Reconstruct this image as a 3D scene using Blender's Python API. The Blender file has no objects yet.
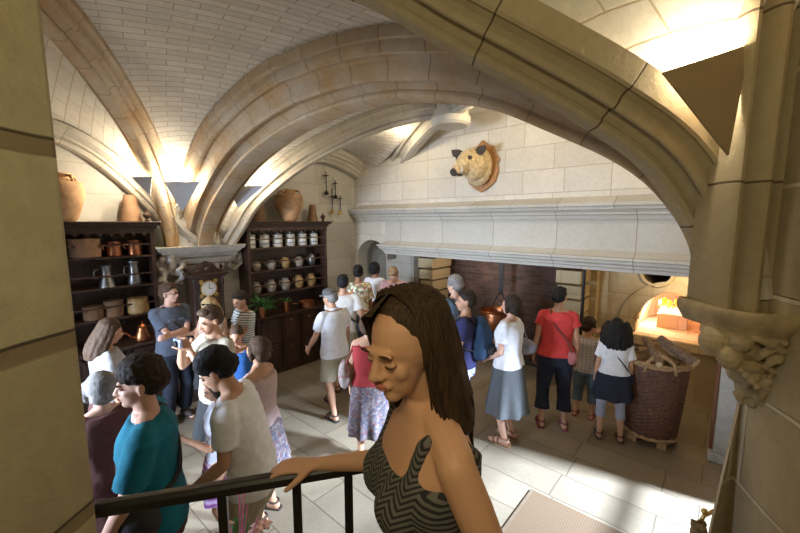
import bpy, math, random
import numpy as np
from mathutils import Vector, Matrix, noise
PI = math.pi
rnd = random.Random(7)
scene = bpy.context.scene
COL = scene.collection

# ------------------------------------------------------------------ camera
FPX, EYE = 373.0, 2.5
PITCH = math.atan(45.5 / FPX)
YAW = math.radians(41.0)
Fv = np.array([-math.sin(YAW) * math.cos(PITCH), math.cos(YAW) * math.cos(PITCH), -math.sin(PITCH)])
Rv = np.array([math.cos(YAW), math.sin(YAW), 0.0])
Uv = np.cross(Rv, Fv)
CAM = np.array([0.0, 0.0, EYE])
cam = bpy.data.cameras.new('camera'); cam.sensor_width = 36.0; cam.lens = FPX / 800 * 36; cam.clip_start = 0.02
co = bpy.data.objects.new('camera', cam); COL.objects.link(co)
co.location = (0, 0, EYE); co.rotation_euler = (PI / 2 - PITCH, 0, YAW)
scene.camera = co
vs = scene.view_settings
vs.view_transform = 'Standard'; vs.look = 'None'; vs.gamma = 1.0; vs.use_curve_mapping = False; vs.exposure = 0.0

# measurements taken off the photograph are turned into places in the room
def at(px, py, depth):
    v = Rv * (px - 400) / FPX + Uv * (266.5 - py) / FPX + Fv
    return CAM + v * depth
def onz(px, py, z=0.0):
    v = Rv * (px - 400) / FPX + Uv * (266.5 - py) / FPX + Fv
    return CAM + v * (z - EYE) / v[2]

# ------------------------------------------------------------------ materials
MATS = {}
def nt(name):
    m = bpy.data.materials.new(name); m.use_nodes = True
    t = m.node_tree; b = t.nodes['Principled BSDF']
    return m, t, b
def N(t, kind, **kw):
    n = t.nodes.new(kind)
    for k, v in kw.items(): setattr(n, k, v)
    return n
def mixc(t, fac, a, b, mode='MIX'):
    n = t.nodes.new('ShaderNodeMix'); n.data_type = 'RGBA'; n.blend_type = mode
    for s, v in ((n.inputs['Factor'], fac), (n.inputs['A'], a), (n.inputs['B'], b)):
        if isinstance(v, (tuple, list)): s.default_value = (*v[:3], 1) if len(v) >= 3 else v
        elif isinstance(v, (int, float)): s.default_value = v
        else: t.links.new(v, s)
    return n.outputs['Result']
def ramp(t, src, stops):
    r = t.nodes.new('ShaderNodeValToRGB'); cr = r.color_ramp
    while len(cr.elements) < len(stops): cr.elements.new(0.5)
    for e, (p, c) in zip(cr.elements, stops):
        e.position = p; e.color = (c, c, c, 1) if isinstance(c, (int, float)) else (*c, 1)
    t.links.new(src, r.inputs['Fac']); return r.outputs['Color']
def bump(t, b, h, strength=.3, dist=.02):
    n = t.nodes.new('ShaderNodeBump'); n.inputs['Strength'].default_value = strength; n.inputs['Distance'].default_value = dist
    t.links.new(h, n.inputs['Height']); t.links.new(n.outputs['Normal'], b.inputs['Normal'])
def noise_n(t, vec, scale, detail=4, rough=.6):
    n = t.nodes.new('ShaderNodeTexNoise'); n.inputs['Scale'].default_value = scale
    n.inputs['Detail'].default_value = detail; n.inputs['Roughness'].default_value = rough
    if vec is not None: t.links.new(vec, n.inputs['Vector'])
    return n.outputs['Fac']

def plain(name, col, rough=.7, metal=0.0, var=.25, scale=9, bmp=.15, emit=None, sheen=0, spec=None, coat=0):
    if name in MATS: return MATS[name]
    m, t, b = nt(name)
    tc = N(t, 'ShaderNodeTexCoord').outputs['Object']
    nz = noise_n(t, tc, scale, 5)
    f = ramp(t, nz, [(.3, 0.0), (.7, 1.0)])
    c2 = tuple(max(0, c * (1 - var)) for c in col); c1 = tuple(min(1, c * (1 + var * .6)) for c in col)
    t.links.new(mixc(t, f, c2, c1), b.inputs['Base Color'])
    b.inputs['Roughness'].default_value = rough; b.inputs['Metallic'].default_value = metal
    if sheen: b.inputs['Sheen Weight'].default_value = sheen
    if coat: b.inputs['Coat Weight'].default_value = coat
    if spec is not None: b.inputs['Specular IOR Level'].default_value = spec
    if bmp: bump(t, b, noise_n(t, tc, scale * 6, 3), bmp, .004)
    if emit:
        b.inputs['Emission Color'].default_value = (*emit[0], 1); b.inputs['Emission Strength'].default_value = emit[1]
    MATS[name] = m; return m

def masonry(name, col, joint, bw, bh, mode, mortar=.008, warm=None, warm_amt=.5, var=.12, rough=.85, vscale=1.6, off=(0, 0), bmp=.35, spec=.3, squash=1.0, wob=.02):
    """stone or brick laid in courses. mode: 'x' wall facing x, 'y' wall facing y, 'z' floor, 'uv' along the rib or web"""
    if name in MATS: return MATS[name]
    m, t, b = nt(name)
    if mode == 'uv':
        v = N(t, 'ShaderNodeTexCoord').outputs['UV']
        pos = N(t, 'ShaderNodeTexCoord').outputs['Object']
    else:
        pos = N(t, 'ShaderNodeTexCoord').outputs['Object']
        sp = N(t, 'ShaderNodeSeparateXYZ'); t.links.new(pos, sp.inputs[0])
        cb = N(t, 'ShaderNodeCombineXYZ')
        a, c = {'x': ('Y', 'Z'), 'y': ('X', 'Z'), 'z': ('X', 'Y')}[mode]
        t.links.new(sp.outputs[a], cb.inputs[0]); t.links.new(sp.outputs[c], cb.inputs[1])
        v = cb.outputs[0]
    # slight waver of the joints
    nw = t.nodes.new('ShaderNodeTexNoise'); nw.inputs['Scale'].default_value = 3.0; t.links.new(pos, nw.inputs['Vector'])
    sc = N(t, 'ShaderNodeVectorMath', operation='SCALE'); t.links.new(nw.outputs['Color'], sc.inputs[0]); sc.inputs['Scale'].default_value = wob
    ad = N(t, 'ShaderNodeVectorMath', operation='ADD'); t.links.new(v, ad.inputs[0]); t.links.new(sc.outputs[0], ad.inputs[1])
    a2 = N(t, 'ShaderNodeVectorMath', operation='ADD'); t.links.new(ad.outputs[0], a2.inputs[0]); a2.inputs[1].default_value = (off[0] + 40, off[1] + 40, 0)
    br = t.nodes.new('ShaderNodeTexBrick'); t.links.new(a2.outputs[0], br.inputs['Vector'])
    br.inputs['Scale'].default_value = 1.0; br.inputs['Brick Width'].default_value = bw; br.inputs['Row Height'].default_value = bh
    br.inputs['Mortar Size'].default_value = mortar; br.inputs['Mortar Smooth'].default_value = .4; br.inputs['Bias'].default_value = 0.0
    br.squash = squash; br.squash_frequency = 2
    br.inputs['Color1'].default_value = (*[c * (1 - var) for c in col], 1)
    br.inputs['Color2'].default_value = (*[min(1, c * (1 + var * .5)) for c in col], 1)
    br.inputs['Mortar'].default_value = (*joint, 1)
    big = ramp(t, noise_n(t, pos, vscale, 5, .65), [(.32, 0.0), (.68, 1.0)])
    w = warm if warm else tuple(c * .75 for c in col)
    fm = N(t, 'ShaderNodeMath', operation='MULTIPLY'); t.links.new(big, fm.inputs[0]); fm.inputs[1].default_value = warm_amt
    c = mixc(t, fm.outputs[0], br.outputs['Color'], w, 'MIX')
    fine = ramp(t, noise_n(t, pos, 22, 6, .7), [(.25, (.78, .77, .75)), (.7, (1, 1, 1))])
    c = mixc(t, .7, c, fine, 'MULTIPLY')
    c = mixc(t, br.outputs['Fac'], c, joint)
    t.links.new(c, b.inputs['Base Color'])
    b.inputs['Roughness'].default_value = rough; b.inputs['Specular IOR Level'].default_value = spec
    inv = N(t, 'ShaderNodeMath', operation='SUBTRACT'); inv.inputs[0].default_value = 1.0; t.links.new(br.outputs['Fac'], inv.inputs[1])
    nf = noise_n(t, pos, 30, 5, .7)
    h = N(t, 'ShaderNodeMath', operation='MULTIPLY_ADD'); t.links.new(nf, h.inputs[0]); h.inputs[1].default_value = .45; t.links.new(inv.outputs[0], h.inputs[2])
    bump(t, b, h.outputs[0], bmp, .012)
    MATS[name] = m; return m

def striped(name, c1, c2, axis, freq, width=.5, rough=.85, c3=None):
    if name in MATS: return MATS[name]
    m, t, b = nt(name)
    tc = N(t, 'ShaderNodeTexCoord').outputs['Object']
    def band(ax, fr, w):
        sp = N(t, 'ShaderNodeSeparateXYZ'); t.links.new(tc, sp.inputs[0])
        a = N(t, 'ShaderNodeMath', operation='MULTIPLY'); t.links.new(sp.outputs[ax], a.inputs[0]); a.inputs[1].default_value = fr
        f = N(t, 'ShaderNodeMath', operation='FRACT'); t.links.new(a.outputs[0], f.inputs[0])
        g = N(t, 'ShaderNodeMath', operation='LESS_THAN'); t.links.new(f.outputs[0], g.inputs[0]); g.inputs[1].default_value = w
        return g.outputs[0]
    c = mixc(t, band(axis, freq, width), c1, c2)
    if c3: c = mixc(t, band('X' if axis == 'Z' else 'Z', freq * .8, .35), c, c3)
    t.links.new(c, b.inputs['Base Color']); b.inputs['Roughness'].default_value = rough
    bump(t, b, noise_n(t, tc, 60, 3), .15, .003)
    MATS[name] = m; return m

def blotch(name, base, spots, scale=14, rough=.85):
    if name in MATS: return MATS[name]
    m, t, b = nt(name)
    tc = N(t, 'ShaderNodeTexCoord').outputs['Object']
    c = base
    for i, s in enumerate(spots):
        mp = N(t, 'ShaderNodeMapping'); mp.inputs['Location'].default_value = (i * 3.1, i * 1.7, i * 2.3); t.links.new(tc, mp.inputs[0])
        f = ramp(t, noise_n(t, mp.outputs[0], scale, 2), [(.54, 0.0), (.58, 1.0)])
        c = mixc(t, f, c, s)
    t.links.new(c, b.inputs['Base Color']); b.inputs['Roughness'].default_value = rough
    MATS[name] = m; return m

def herring(name):
    m, t, b = nt(name)
    tc = N(t, 'ShaderNodeTexCoord').outputs['Object']
    sp = N(t, 'ShaderNodeSeparateXYZ'); t.links.new(tc, sp.inputs[0])
    a = N(t, 'ShaderNodeMath', operation='PINGPONG'); t.links.new(sp.outputs['X'], a.inputs[0]); a.inputs[1].default_value = .022
    z = N(t, 'ShaderNodeMath', operation='ADD'); t.links.new(sp.outputs['Z'], z.inputs[0]); t.links.new(a.outputs[0], z.inputs[1])
    f = N(t, 'ShaderNodeMath', operation='MULTIPLY'); t.links.new(z.outputs[0], f.inputs[0]); f.inputs[1].default_value = 75
    fr = N(t, 'ShaderNodeMath', operation='FRACT'); t.links.new(f.outputs[0], fr.inputs[0])
    c = ramp(t, fr.outputs[0], [(.4, (.018, .018, .018)), (.55, (.13, .12, .105))])
    t.links.new(c, b.inputs['Base Color']); b.inputs['Roughness'].default_value = .9
    return m

def wood(name, col, rough=.45, axis='Z', var=.45):
    if name in MATS: return MATS[name]
    m, t, b = nt(name)
    tc = N(t, 'ShaderNodeTexCoord').outputs['Object']
    mp = N(t, 'ShaderNodeMapping'); t.links.new(tc, mp.inputs[0])
    s = [14, 14, 14]; s['XYZ'.index(axis)] = 1.2; mp.inputs['Scale'].default_value = s
    n = noise_n(t, mp.outputs[0], 2.2, 7, .7)
    c = ramp(t, n, [(.3, tuple(x * (1 - var) for x in col)), (.7, tuple(min(1, x * (1 + var)) for x in col))])
    t.links.new(c, b.inputs['Base Color']); b.inputs['Roughness'].default_value = rough
    bump(t, b, n, .2, .004)
    MATS[name] = m; return m

VAULT = masonry('vault_brick', (.74, .71, .65), (.42, .33, .24),   .34, .08, 'uv', .0045, warm=(.66, .61, .53), warm_amt=.45)
VAULTB = masonry('vault_block', (.76, .71, .61), (.5, .4, .27), .3, .14, 'uv', .005, warm=(.7, .63, .5), warm_amt=.4)
RIB = masonry('rib_stone', (.64, .54, .41), (.26, .19, .12), .34, 9.0, 'uv', .004, warm=(.5, .31, .13), warm_amt=.9, vscale=2.6, off=(0, 4.3))
RIBW = masonry('rib_stone_pale', (.6, .56, .48), (.36, .3, .22), .42, 9.0, 'uv', .004, warm=(.5, .42, .3), warm_amt=.45, vscale=2.2, off=(0, 4.3))
RIBN = masonry('rib_stone_near', (.5, .43, .29), (.12, .09, .055), .62, 9.0, 'uv', .005, warm=(.4, .31, .18), warm_amt=.55, vscale=2.6, off=(.2, 4.3))
WALLX = masonry('wall_stone_x', (.68, .66, .6), (.5, .45, .36), .78, .36, 'x', .006, warm=(.6, .54, .42), warm_amt=.5, squash=1.25)
WALLY = masonry('wall_stone_y', (.72, .67, .57), (.46, .38, .27), .72, .33, 'y', .006, warm=(.6, .53, .41), warm_amt=.55, squash=.8)
HOOD = masonry('hood_stone', (.56, .53, .46), (.3, .26, .2), .95, .9, 'y', .006, warm=(.47, .41, .31), warm_amt=.5, off=(.3, .65), squash=.7)
PIER = masonry('pier_stone', (.43, .38, .23), (.21, .155, .085), 2.8, .43, 'x', .024, warm=(.25, .18, .09), warm_amt=.55, vscale=2.4, off=(.7, -.1), bmp=.9)
PIERR = masonry('jamb_stone', (.47, .39, .25), (.58, .5, .36), .8, .42, 'x', .012, warm=(.34, .26, .15), warm_amt=.5, vscale=3, off=(.3, .2), bmp=.9)
CARVE = plain('carved_stone', (.62, .58, .51), .9, var=.22, scale=5, bmp=.5)
CARVEN = plain('carved_stone_ochre', (.45, .35, .2), .9, var=.35, scale=9, bmp=.7)
PLASTER = plain('conoid_plaster', (.66, .64, .6), .9, var=.12, scale=4, bmp=.3)
HEARTH = masonry('hearth_brick', (.14, .075, .05), (.09, .065, .05), .23, .065, 'y', .008, warm=(.035, .022, .018), warm_amt=.85, var=.4, vscale=2.4, bmp=.8)
SOOTX = masonry('soot_stone_x', (.3, .24, .17), (.15, .12, .08), .5, .3, 'x', .006, warm=(.1, .075, .05), warm_amt=.7)
OVENW = masonry('oven_wall_stone', (.52, .42, .25), (.34, .26, .14), .55, .34, 'y', .006, warm=(.4, .3, .15), warm_amt=.6)
BRICKHOT = masonry('oven_brick', (.68, .55, .42), (.5, .3, .18), .24, .08, 'z', .006, warm=(.6, .36, .2), warm_amt=.5)
FLOOR = masonry('floor_flags', (.26, .215, .15), (.13, .105, .07), .78, .37, 'z', .007, warm=(.34, .27, .18), warm_amt=.55, rough=.42, off=(.02, .0), bmp=.25, spec=.5, squash=1.3, var=.25, wob=.035)
OAK = wood('dark_oak', (.05, .024, .014), .4)
OAKH = wood('dark_oak_rail', (.062, .03, .017), .38, axis='Y')
IRON = plain('black_iron', (.02, .018, .017), .5, .6, bmp=.3)
RAILM = plain('painted_rail', (.022, .018, .015), .35, .2, bmp=.1)
COPPER = plain('copper', (.5, .2, .09), .34, 1.0, var=.3, scale=12)
PEWTER = plain('pewter', (.32, .31, .29), .35, .9)
TERRA = plain('terracotta_pale', (.55, .33, .17), .85, var=.45, scale=6)
TERRAD = plain('terracotta_brown', (.3, .17, .09), .8, var=.35, scale=7)
GREYP = plain('stoneware_grey', (.36, .31, .25), .55, var=.3, scale=9)
OCHRE = plain('stoneware_ochre', (.42, .26, .1), .5, var=.35, scale=9)
CREAM = plain('cream_ceramic', (.78, .76, .7), .3, var=.06)
BLUEB = plain('blue_band_glaze', (.25, .3, .42), .3)
WICK = plain('wicker_brown', (.13, .052, .028), .5, var=.6, scale=26, bmp=.6)
WICKL = plain('wicker_pale', (.42, .27, .13), .6, var=.4, scale=26, bmp=.5)
BARK = plain('log_bark', (.2, .13, .08), .9, var=.5, scale=30, bmp=.8)
LOGEND = plain('log_end', (.62, .44, .26), .85, var=.25, scale=30)
SPLIT = plain('split_wood', (.46, .3, .16), .85, var=.35, scale=22, bmp=.5)
SHIELD = plain('shield_board', (.3, .22, .12), .85, var=.08, bmp=0)
SHIELDL = plain('shield_board_pale', (.6, .6, .6), .85, var=.05, bmp=0)
LEAF = plain('leaf_green', (.06, .16, .035), .5, var=.4)
PETAL = plain('petal_pink', (.85, .5, .48), .6, var=.15)
RUGM = striped('rug_weave', (.115, .07, .035), (.15, .095, .05), 'X', 55)
ROPE = plain('rope_fibre', (.24, .16, .07), .9, var=.5, scale=60, bmp=.8)
BRASS = plain('brass', (.6, .42, .14), .3, 1.0)
GLOW = plain('lamp_glow', (1, .85, .6), .5, emit=((1, .8, .5), 12), bmp=0)

# ------------------------------------------------------------------ mesh helpers
class M:
    def __init__(s): s.v = []; s.f = []; s.mi = []; s.uv = None
    def add(s, vs_, fs, mi=0):
        b = len(s.v); s.v += [tuple(map(float, p)) for p in vs_]
        s.f += [tuple(b + i for i in f) for f in fs]; s.mi += [mi] * len(fs)
        return s
    def rings(s, rings, cap=True, mi=0, close=True):
        n = len(rings[0]); vs_ = [p for r in rings for p in r]; fs = []
        for i in range(len(rings) - 1):
            for j in range(n if close else n - 1):
                k = (j + 1) % n
                fs.append((i * n + j, i * n + k, (i + 1) * n + k, (i + 1) * n + j))
        if cap:
            fs.append(tuple(range(n))[::-1]); o = (len(rings) - 1) * n; fs.append(tuple(o + i for i in range(n)))
        return s.add(vs_, fs, mi)
    def box(s, lo, hi, mi=0, R=None, piv=None):
        x0, y0, z0 = lo; x1, y1, z1 = hi
        v = [(x0, y0, z0), (x1, y0, z0), (x1, y1, z0), (x0, y1, z0), (x0, y0, z1), (x1, y0, z1), (x1, y1, z1), (x0, y1, z1)]
        if R is not None:
            pv = Vector(piv if piv is not None else ((x0 + x1) / 2, (y0 + y1) / 2, (z0 + z1) / 2)); v = [pv + R @ (Vector(p) - pv) for p in v]
        return s.add(v, [(3, 2, 1, 0), (4, 5, 6, 7), (0, 1, 5, 4), (1, 2, 6, 5), (2, 3, 7, 6), (3, 0, 4, 7)], mi)
    def tube(s, pts, rad, n=10, mi=0, cap=True, flat=1.0):
        pts = [Vector(p) for p in pts]
        if not isinstance(rad, (list, tuple)): rad = [rad] * len(pts)
        d0 = (pts[1] - pts[0]).normalized()
        up = Vector((0, 0, 1)) if abs(d0.z) < .9 else Vector((0, 1, 0))
        x = d0.cross(up).normalized(); rs = []
        for i, p in enumerate(pts):
            if i == 0: d = d0
            elif i == len(pts) - 1: d = (pts[i] - pts[i - 1]).normalized()
            else: d = ((pts[i + 1] - pts[i]).normalized() + (pts[i] - pts[i - 1]).normalized()).normalized()
            x = (x - d * x.dot(d)).normalized(); y = d.cross(x)
            rs.append([p + (x * math.cos(2 * PI * j / n) + y * math.sin(2 * PI * j / n) * flat) * rad[i] for j in range(n)])
        return s.rings(rs, cap, mi)
    def capsule(s, pts, rad, n=10, mi=0):
        """tube with rounded ends"""
        pts = [Vector(p) for p in pts]; rad = list(rad) if isinstance(rad, (list, tuple)) else [rad] * len(pts)
        d0 = (pts[0] - pts[1]).normalized(); d1 = (pts[-1] - pts[-2]).normalized()
        a = [(pts[0] + d0 * rad[0] * k, rad[0] * q) for k, q in ((.95, .25), (.7, .71), (.35, .93))]
        b = [(pts[-1] + d1 * rad[-1] * k, rad[-1] * q) for k, q in ((.35, .93), (.7, .71), (.95, .25))]
        return s.tube([p for p, r in a] + pts + [p for p, r in b], [r for p, r in a] + rad + [r for p, r in b], n, mi)
    def lathe(s, prof, c=(0, 0, 0), n=24, mi=0, ax=None, cap=True):
        rs = []
        for r, z in prof:
            rs.append([(c[0] + r * math.cos(2 * PI * j / n), c[1] + r * math.sin(2 * PI * j / n), c[2] + z) for j in range(n)])
        if ax is not None:
            q = Vector((0, 0, 1)).rotation_difference(Vector(ax)).to_matrix(); cc = Vector(c)
            rs = [[cc + q @ (Vector(p) - cc) for p in r] for r in rs]
        return s.rings(rs, cap, mi)
    def ball(s, c, r, n=14, mi=0, R=None):
        if not isinstance(r, (tuple, list)): r = (r, r, r)
        rs = []
        for i in range(n // 2 + 1):
            a = max(.06, min(PI - .06, PI * i / (n // 2)))
            ring = []
            for j in range(n):
                p = Vector((r[0] * math.sin(a) * math.cos(2 * PI * j / n), r[1] * math.sin(a) * math.sin(2 * PI * j / n), -r[2] * math.cos(a)))
                if R is not None: p = R @ p
                ring.append(p + Vector(c))
            rs.append(ring)
        return s.rings(rs, True, mi)
    def prism(s, poly, axis, a, b, mi=0):
        """extrude a 2D outline along an axis"""
        def P(u, v, w): return {'x': (w, u, v), 'y': (u, w, v), 'z': (u, v, w)}[axis]
        n = len(poly); vs_ = [P(u, v, a) for u, v in poly] + [P(u, v, b) for u, v in poly]
        fs = [tuple(range(n))[::-1], tuple(range(n, 2 * n))] + [(i, (i + 1) % n, n + (i + 1) % n, n + i) for i in range(n)]
        return s.add(vs_, fs, mi)
    def mesh(s, name, mats, smooth=False):
        me = bpy.data.meshes.new(name); me.from_pydata(s.v, [], s.f)
        for m in (mats if isinstance(mats, (list, tuple)) else [mats]): me.materials.append(m)
        me.polygons.foreach_set('material_index', s.mi)
        if s.uv:
            l = me.uv_layers.new(name='UVMap'); i = 0
            for p in me.polygons:
                for vi in p.vertices: l.data[i].uv = s.uv[vi]; i += 1
        me.update()
        import bmesh
        bm = bmesh.new(); bm.from_mesh(me); bmesh.ops.recalc_face_normals(bm, faces=bm.faces); bm.to_mesh(me); bm.free()
        if smooth: me.polygons.foreach_set('use_smooth', [True] * len(me.polygons))
        return me
    def obj(s, name, mats, parent=None, smooth=False, bevel=0, **tags):
        o = bpy.data.objects.new(name, s.mesh(name, mats, smooth)); COL.objects.link(o)
        if parent is not None: o.parent = parent
        if bevel:
            md = o.modifiers.new('bevel', 'BEVEL'); md.width = bevel; md.segments = 2; md.limit_method = 'ANGLE'; md.angle_limit = .7
        if smooth == 'auto': autosmooth(o)
        tag(o, **tags); return o
def autosmooth(o, ang=.6):
    me = o.data
    import bmesh
    bm = bmesh.new(); bm.from_mesh(me)
    for e in bm.edges:
        if len(e.link_faces) == 2 and e.calc_face_angle(0) > ang: e.smooth = False
    for f in bm.faces: f.smooth = True
    bm.to_mesh(me); bm.free()
def tag(o, label=None, cat=None, group=None, kind=None):
    if label: o['label'] = label
    if cat: o['category'] = cat
    if group: o['group'] = group
    if kind: o['kind'] = kind
    return o
def empty(name, loc=(0, 0, 0), rz=0, **tags):
    o = bpy.data.objects.new(name, None); COL.objects.link(o); o.location = tuple(map(float, loc)); o.rotation_euler = (0, 0, rz); o.empty_display_size = .1
    return tag(o, **tags)
def copy_tree(o, parent=None):
    c = o.copy(); COL.objects.link(c)
    if parent is not None: c.parent = parent
    for ch in [q for q in bpy.data.objects if q.parent == o]: copy_tree(ch, c)
    return c
CL = bpy.data.textures.new('cloth_folds', 'CLOUDS'); CL.noise_scale = .11; CL.noise_depth = 2
CH = bpy.data.textures.new('hair_waves', 'CLOUDS'); CH.noise_scale = .022; CH.noise_depth = 1
CS = bpy.data.textures.new('carving', 'CLOUDS'); CS.noise_scale = .07; CS.noise_depth = 2
def fuse(m, voxel, smooth=3, disp=None, tex=None, cut=None):
    """one continuous surface out of overlapping closed shells"""
    me = m.mesh('tmp', [])
    o = bpy.data.objects.new('tmp', me); COL.objects.link(o)
    r = o.modifiers.new('r', 'REMESH'); r.mode = 'VOXEL'; r.voxel_size = voxel
    if smooth: q = o.modifiers.new('s', 'SMOOTH'); q.factor = .5; q.iterations = smooth
    if disp:
        d = o.modifiers.new('d', 'DISPLACE'); d.texture = tex or CL; d.strength = disp; d.mid_level = .5; d.texture_coords = 'LOCAL'
    dg = bpy.context.evaluated_depsgraph_get()
    ev = o.evaluated_get(dg); n = bpy.data.meshes.new_from_object(ev)
    bpy.data.objects.remove(o); bpy.data.meshes.remove(me)
    n.polygons.foreach_set('use_smooth', [True] * len(n.polygons))
    return n
def link(name, me, mats, parent=None, **tags):
    me.name = name
    if len(me.materials): me.materials.clear()
    for m in (mats if isinstance(mats, (list, tuple)) else [mats]): me.materials.append(m)
    o = bpy.data.objects.new(name, me); COL.objects.link(o)
    if parent is not None: o.parent = parent
    return tag(o, **tags)

# ------------------------------------------------------------------ the building
def catmull(P, n):
    P = [Vector(p) for p in P]; P = [P[0] * 2 - P[1]] + P + [P[-1] * 2 - P[-2]]
    segs = len(P) - 3; out = []
    for i in range(n + 1):
        t = i / n * segs; k = min(int(t), segs - 1); u = t - k
        a, b, c, d = P[k:k + 4]
        out.append(.5 * ((2 * b) + (c - a) * u + (2 * a - 5 * b + 4 * c - d) * u * u + (3 * b - a - 3 * c + d) * u ** 3))
    L = [0]
    for a, b in zip(out, out[1:]): L.append(L[-1] + (b - a).length)
    # even spacing
    res = []; j = 0
    for i in range(n + 1):
        s = L[-1] * i / n
        while j < n - 1 and L[j + 1] < s: j += 1
        u = (s - L[j]) / max(1e-9, L[j + 1] - L[j]); res.append(out[j].lerp(out[j + 1], u))
    return res
PROF_RIB = [(.045, 0), (.068, .01), (.08, .035), (.07, .062), (.055, .075), (.075, .115), (.11, .14), (.135, .14), (.145, .115), (.165, .12), (.18, .15), (.175, .2), (.19, .235), (.225, .25), (.225, .36)]
PROF_BIG = [(.1, 0), (.125, .012), (.135, .04), (.125, .07), (.1, .09), (.14, .15), (.19, .18), (.23, .18), (.24, .14), (.265, .14), (.285, .18), (.285, .25), (.3, .33), (.345, .38), (.375, .38), (.385, .35), (.41, .36), (.43, .41), (.43, .47), (.47, .48), (.47, .62)]
PROF_NEAR = [(.028, 0), (.045, .002), (.056, .018), (.05, .036), (.036, .045), (.05, .075), (.075, .088), (.094, .082), (.1, .068), (.112, .072), (.116, .095), (.104, .118), (.1, .135), (.125, .15), (.142, .148), (.15, .16), (.15, .26)]
class Rib:
    def __init__(s, name, pts, prof, mat, n=60, sc=None, side=None, hs=1.0):
        s.c = catmull(pts, n); c = s.c; s.n = n
        hz = Vector((c[-1].x - c[0].x, c[-1].y - c[0].y, 0)).normalized()
        s.side = hz.cross(Vector((0, 0, 1))); s.nor = []
        full = [(-w, h) for w, h in prof][::-1] + prof
        m = M(); m.uv = []; L = 0; rs = []
        vcoord = [0]
        for a, b in zip(full, full[1:]): vcoord.append(vcoord[-1] + math.dist(a, b))
        for i, p in enumerate(c):
            d = (c[min(i + 1, n)] - c[max(i - 1, 0)]).normalized()
            up = s.side.cross(d); up = up if up.z > 0 or abs(up.z) < .2 and i < n / 2 else up
            if up.dot(Vector((0, 0, 1))) < 0: up = -up
            s.nor.append(up)
            if i: L += (p - c[i - 1]).length
            k = sc(i / n) if sc else 1.0
            rs.append([p + s.side * w * k + up * h * hs for w, h in full]); m.uv += [(L, v) for v in vcoord]
        m.rings(rs, True)
        s.o = m.obj(name, mat, smooth=False, kind='structure'); autosmooth(s.o, .55)
    def P(s, t, w=0, h=0):
        x = max(0, min(s.n, t * s.n)); i = min(int(x), s.n - 1); u = x - i
        return s.c[i].lerp(s.c[i + 1], u) + s.side * w + s.nor[i].lerp(s.nor[i + 1], u) * h
def web(name, A, B, mat, nu=14, nv=40, sag=.04):
    """vault web laid in courses between two edge curves"""
    m = M(); m.uv = []; vs_ = []
    LA = 0; pa = None
    for j in range(nv + 1):
        t = j / nv; a, b = A(t), B(t); mid = (a + b) / 2
        if pa is not None: LA += (mid - pa).length
        pa = mid; ln = (b - a).length
        for i in range(nu + 1):
            q = i / nu; p = a.lerp(b, q); p = p + Vector((0, 0, 4 * q * (1 - q) * sag * min(1, ln)))
            vs_.append(p); m.uv.append(((q - .5) * ln, LA))
    fs = [(j * (nu + 1) + i, j * (nu + 1) + i + 1, (j + 1) * (nu + 1) + i + 1, (j + 1) * (nu + 1) + i) for j in range(nv) for i in range(nu)]
    m.add(vs_, fs); o = m.obj(name, mat, smooth=True, kind='structure')
    md = o.modifiers.new('thick', 'SOLIDIFY'); md.thickness = .12; md.offset = 1
    # courses face the room: thickness goes away from it
    me = o.data
    if me.polygons[len(me.polygons) // 2].normal.z > 0: md.offset = 1
    else: md.offset = -1
    return o
def ell(cx, a, z0, r, y, t0, t1, n=24, axis='x', p=1.0):
    out = []
    for i in range(n + 1):
        t = t0 + (t1 - t0) * i / n
        u = cx - a * math.cos(t); z = z0 + r * math.sin(t) ** p
        out.append((u, y, z) if axis == 'x' else (y, u, z))
    return out
XW = -5.9            # wall with the dressers
YW = 5.35            # fireplace wall
YA = 2.2             # great arch
Z0 = 2.12
def feet(t, lo=.5, k=.22):
    return min(1, lo + (1 - lo) * min(t, 1) / k)
BSC = lambda t: feet(t, .72, .3) if t < .5 else feet(1 - t, .15, .55)
big = Rib('trim_1', [(x, YA, z) for x, z in [(-5.62, 2.08), (-5.54, 2.26), (-5.33, 2.5), (-4.99, 2.76), (-4.3, 3.12), (-3.46, 3.35), (-2.66, 3.43), (-2.06, 3.41), (-1.58, 3.32), (-1.18, 3.2), (-.8, 3.0), (-.46, 2.8), (-.27, 2.63), (-.13, 2.4), (-.07, 2.1)]], PROF_BIG, RIB, 90, sc=BSC, hs=.65)
bossA = Vector((-2.95, .02, 3.89)); bossB = Vector((-2.95, 4.45, 3.9))
dl = (bossA - Vector((-5.8, 1.85, 0))); dl.z = 0; dl.normalize()
def run(p0, d, rz): return [Vector((p0[0], p0[1], 0)) + d * r + Vector((0, 0, z)) for r, z in rz]
diagL = Rib('trim_2', run((-5.8, 1.85), dl, [(.16, 2.1), (.26, 2.45), (.5, 2.84), (1.04, 3.3), (1.64, 3.58), (2.15, 3.75), (2.75, 3.85), (3.39, 3.89)]), [(w * .74, h * .75) for w, h in PROF_RIB], RIB, 60, sc=lambda t: feet(t, .7, .3))
dr = (bossA - Vector((.0, 2.2, 0))); dr.z = 0; dr.normalize()
diagR = Rib('trim_3', run((.02, 2.25), dr, [(.06, 2.1), (.13, 2.35), (.36, 2.7), (.62, 2.9), (.93, 3.08), (1.3, 3.28), (1.7, 3.5), (2.4, 3.73), (3.1, 3.86), (3.71, 3.89)]), PROF_NEAR, RIBN, 60, sc=lambda t: feet(t, .75, .15))
d2 = (bossB - Vector((-5.8, 2.5, 0))); d2.z = 0; d2.normalize()
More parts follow.
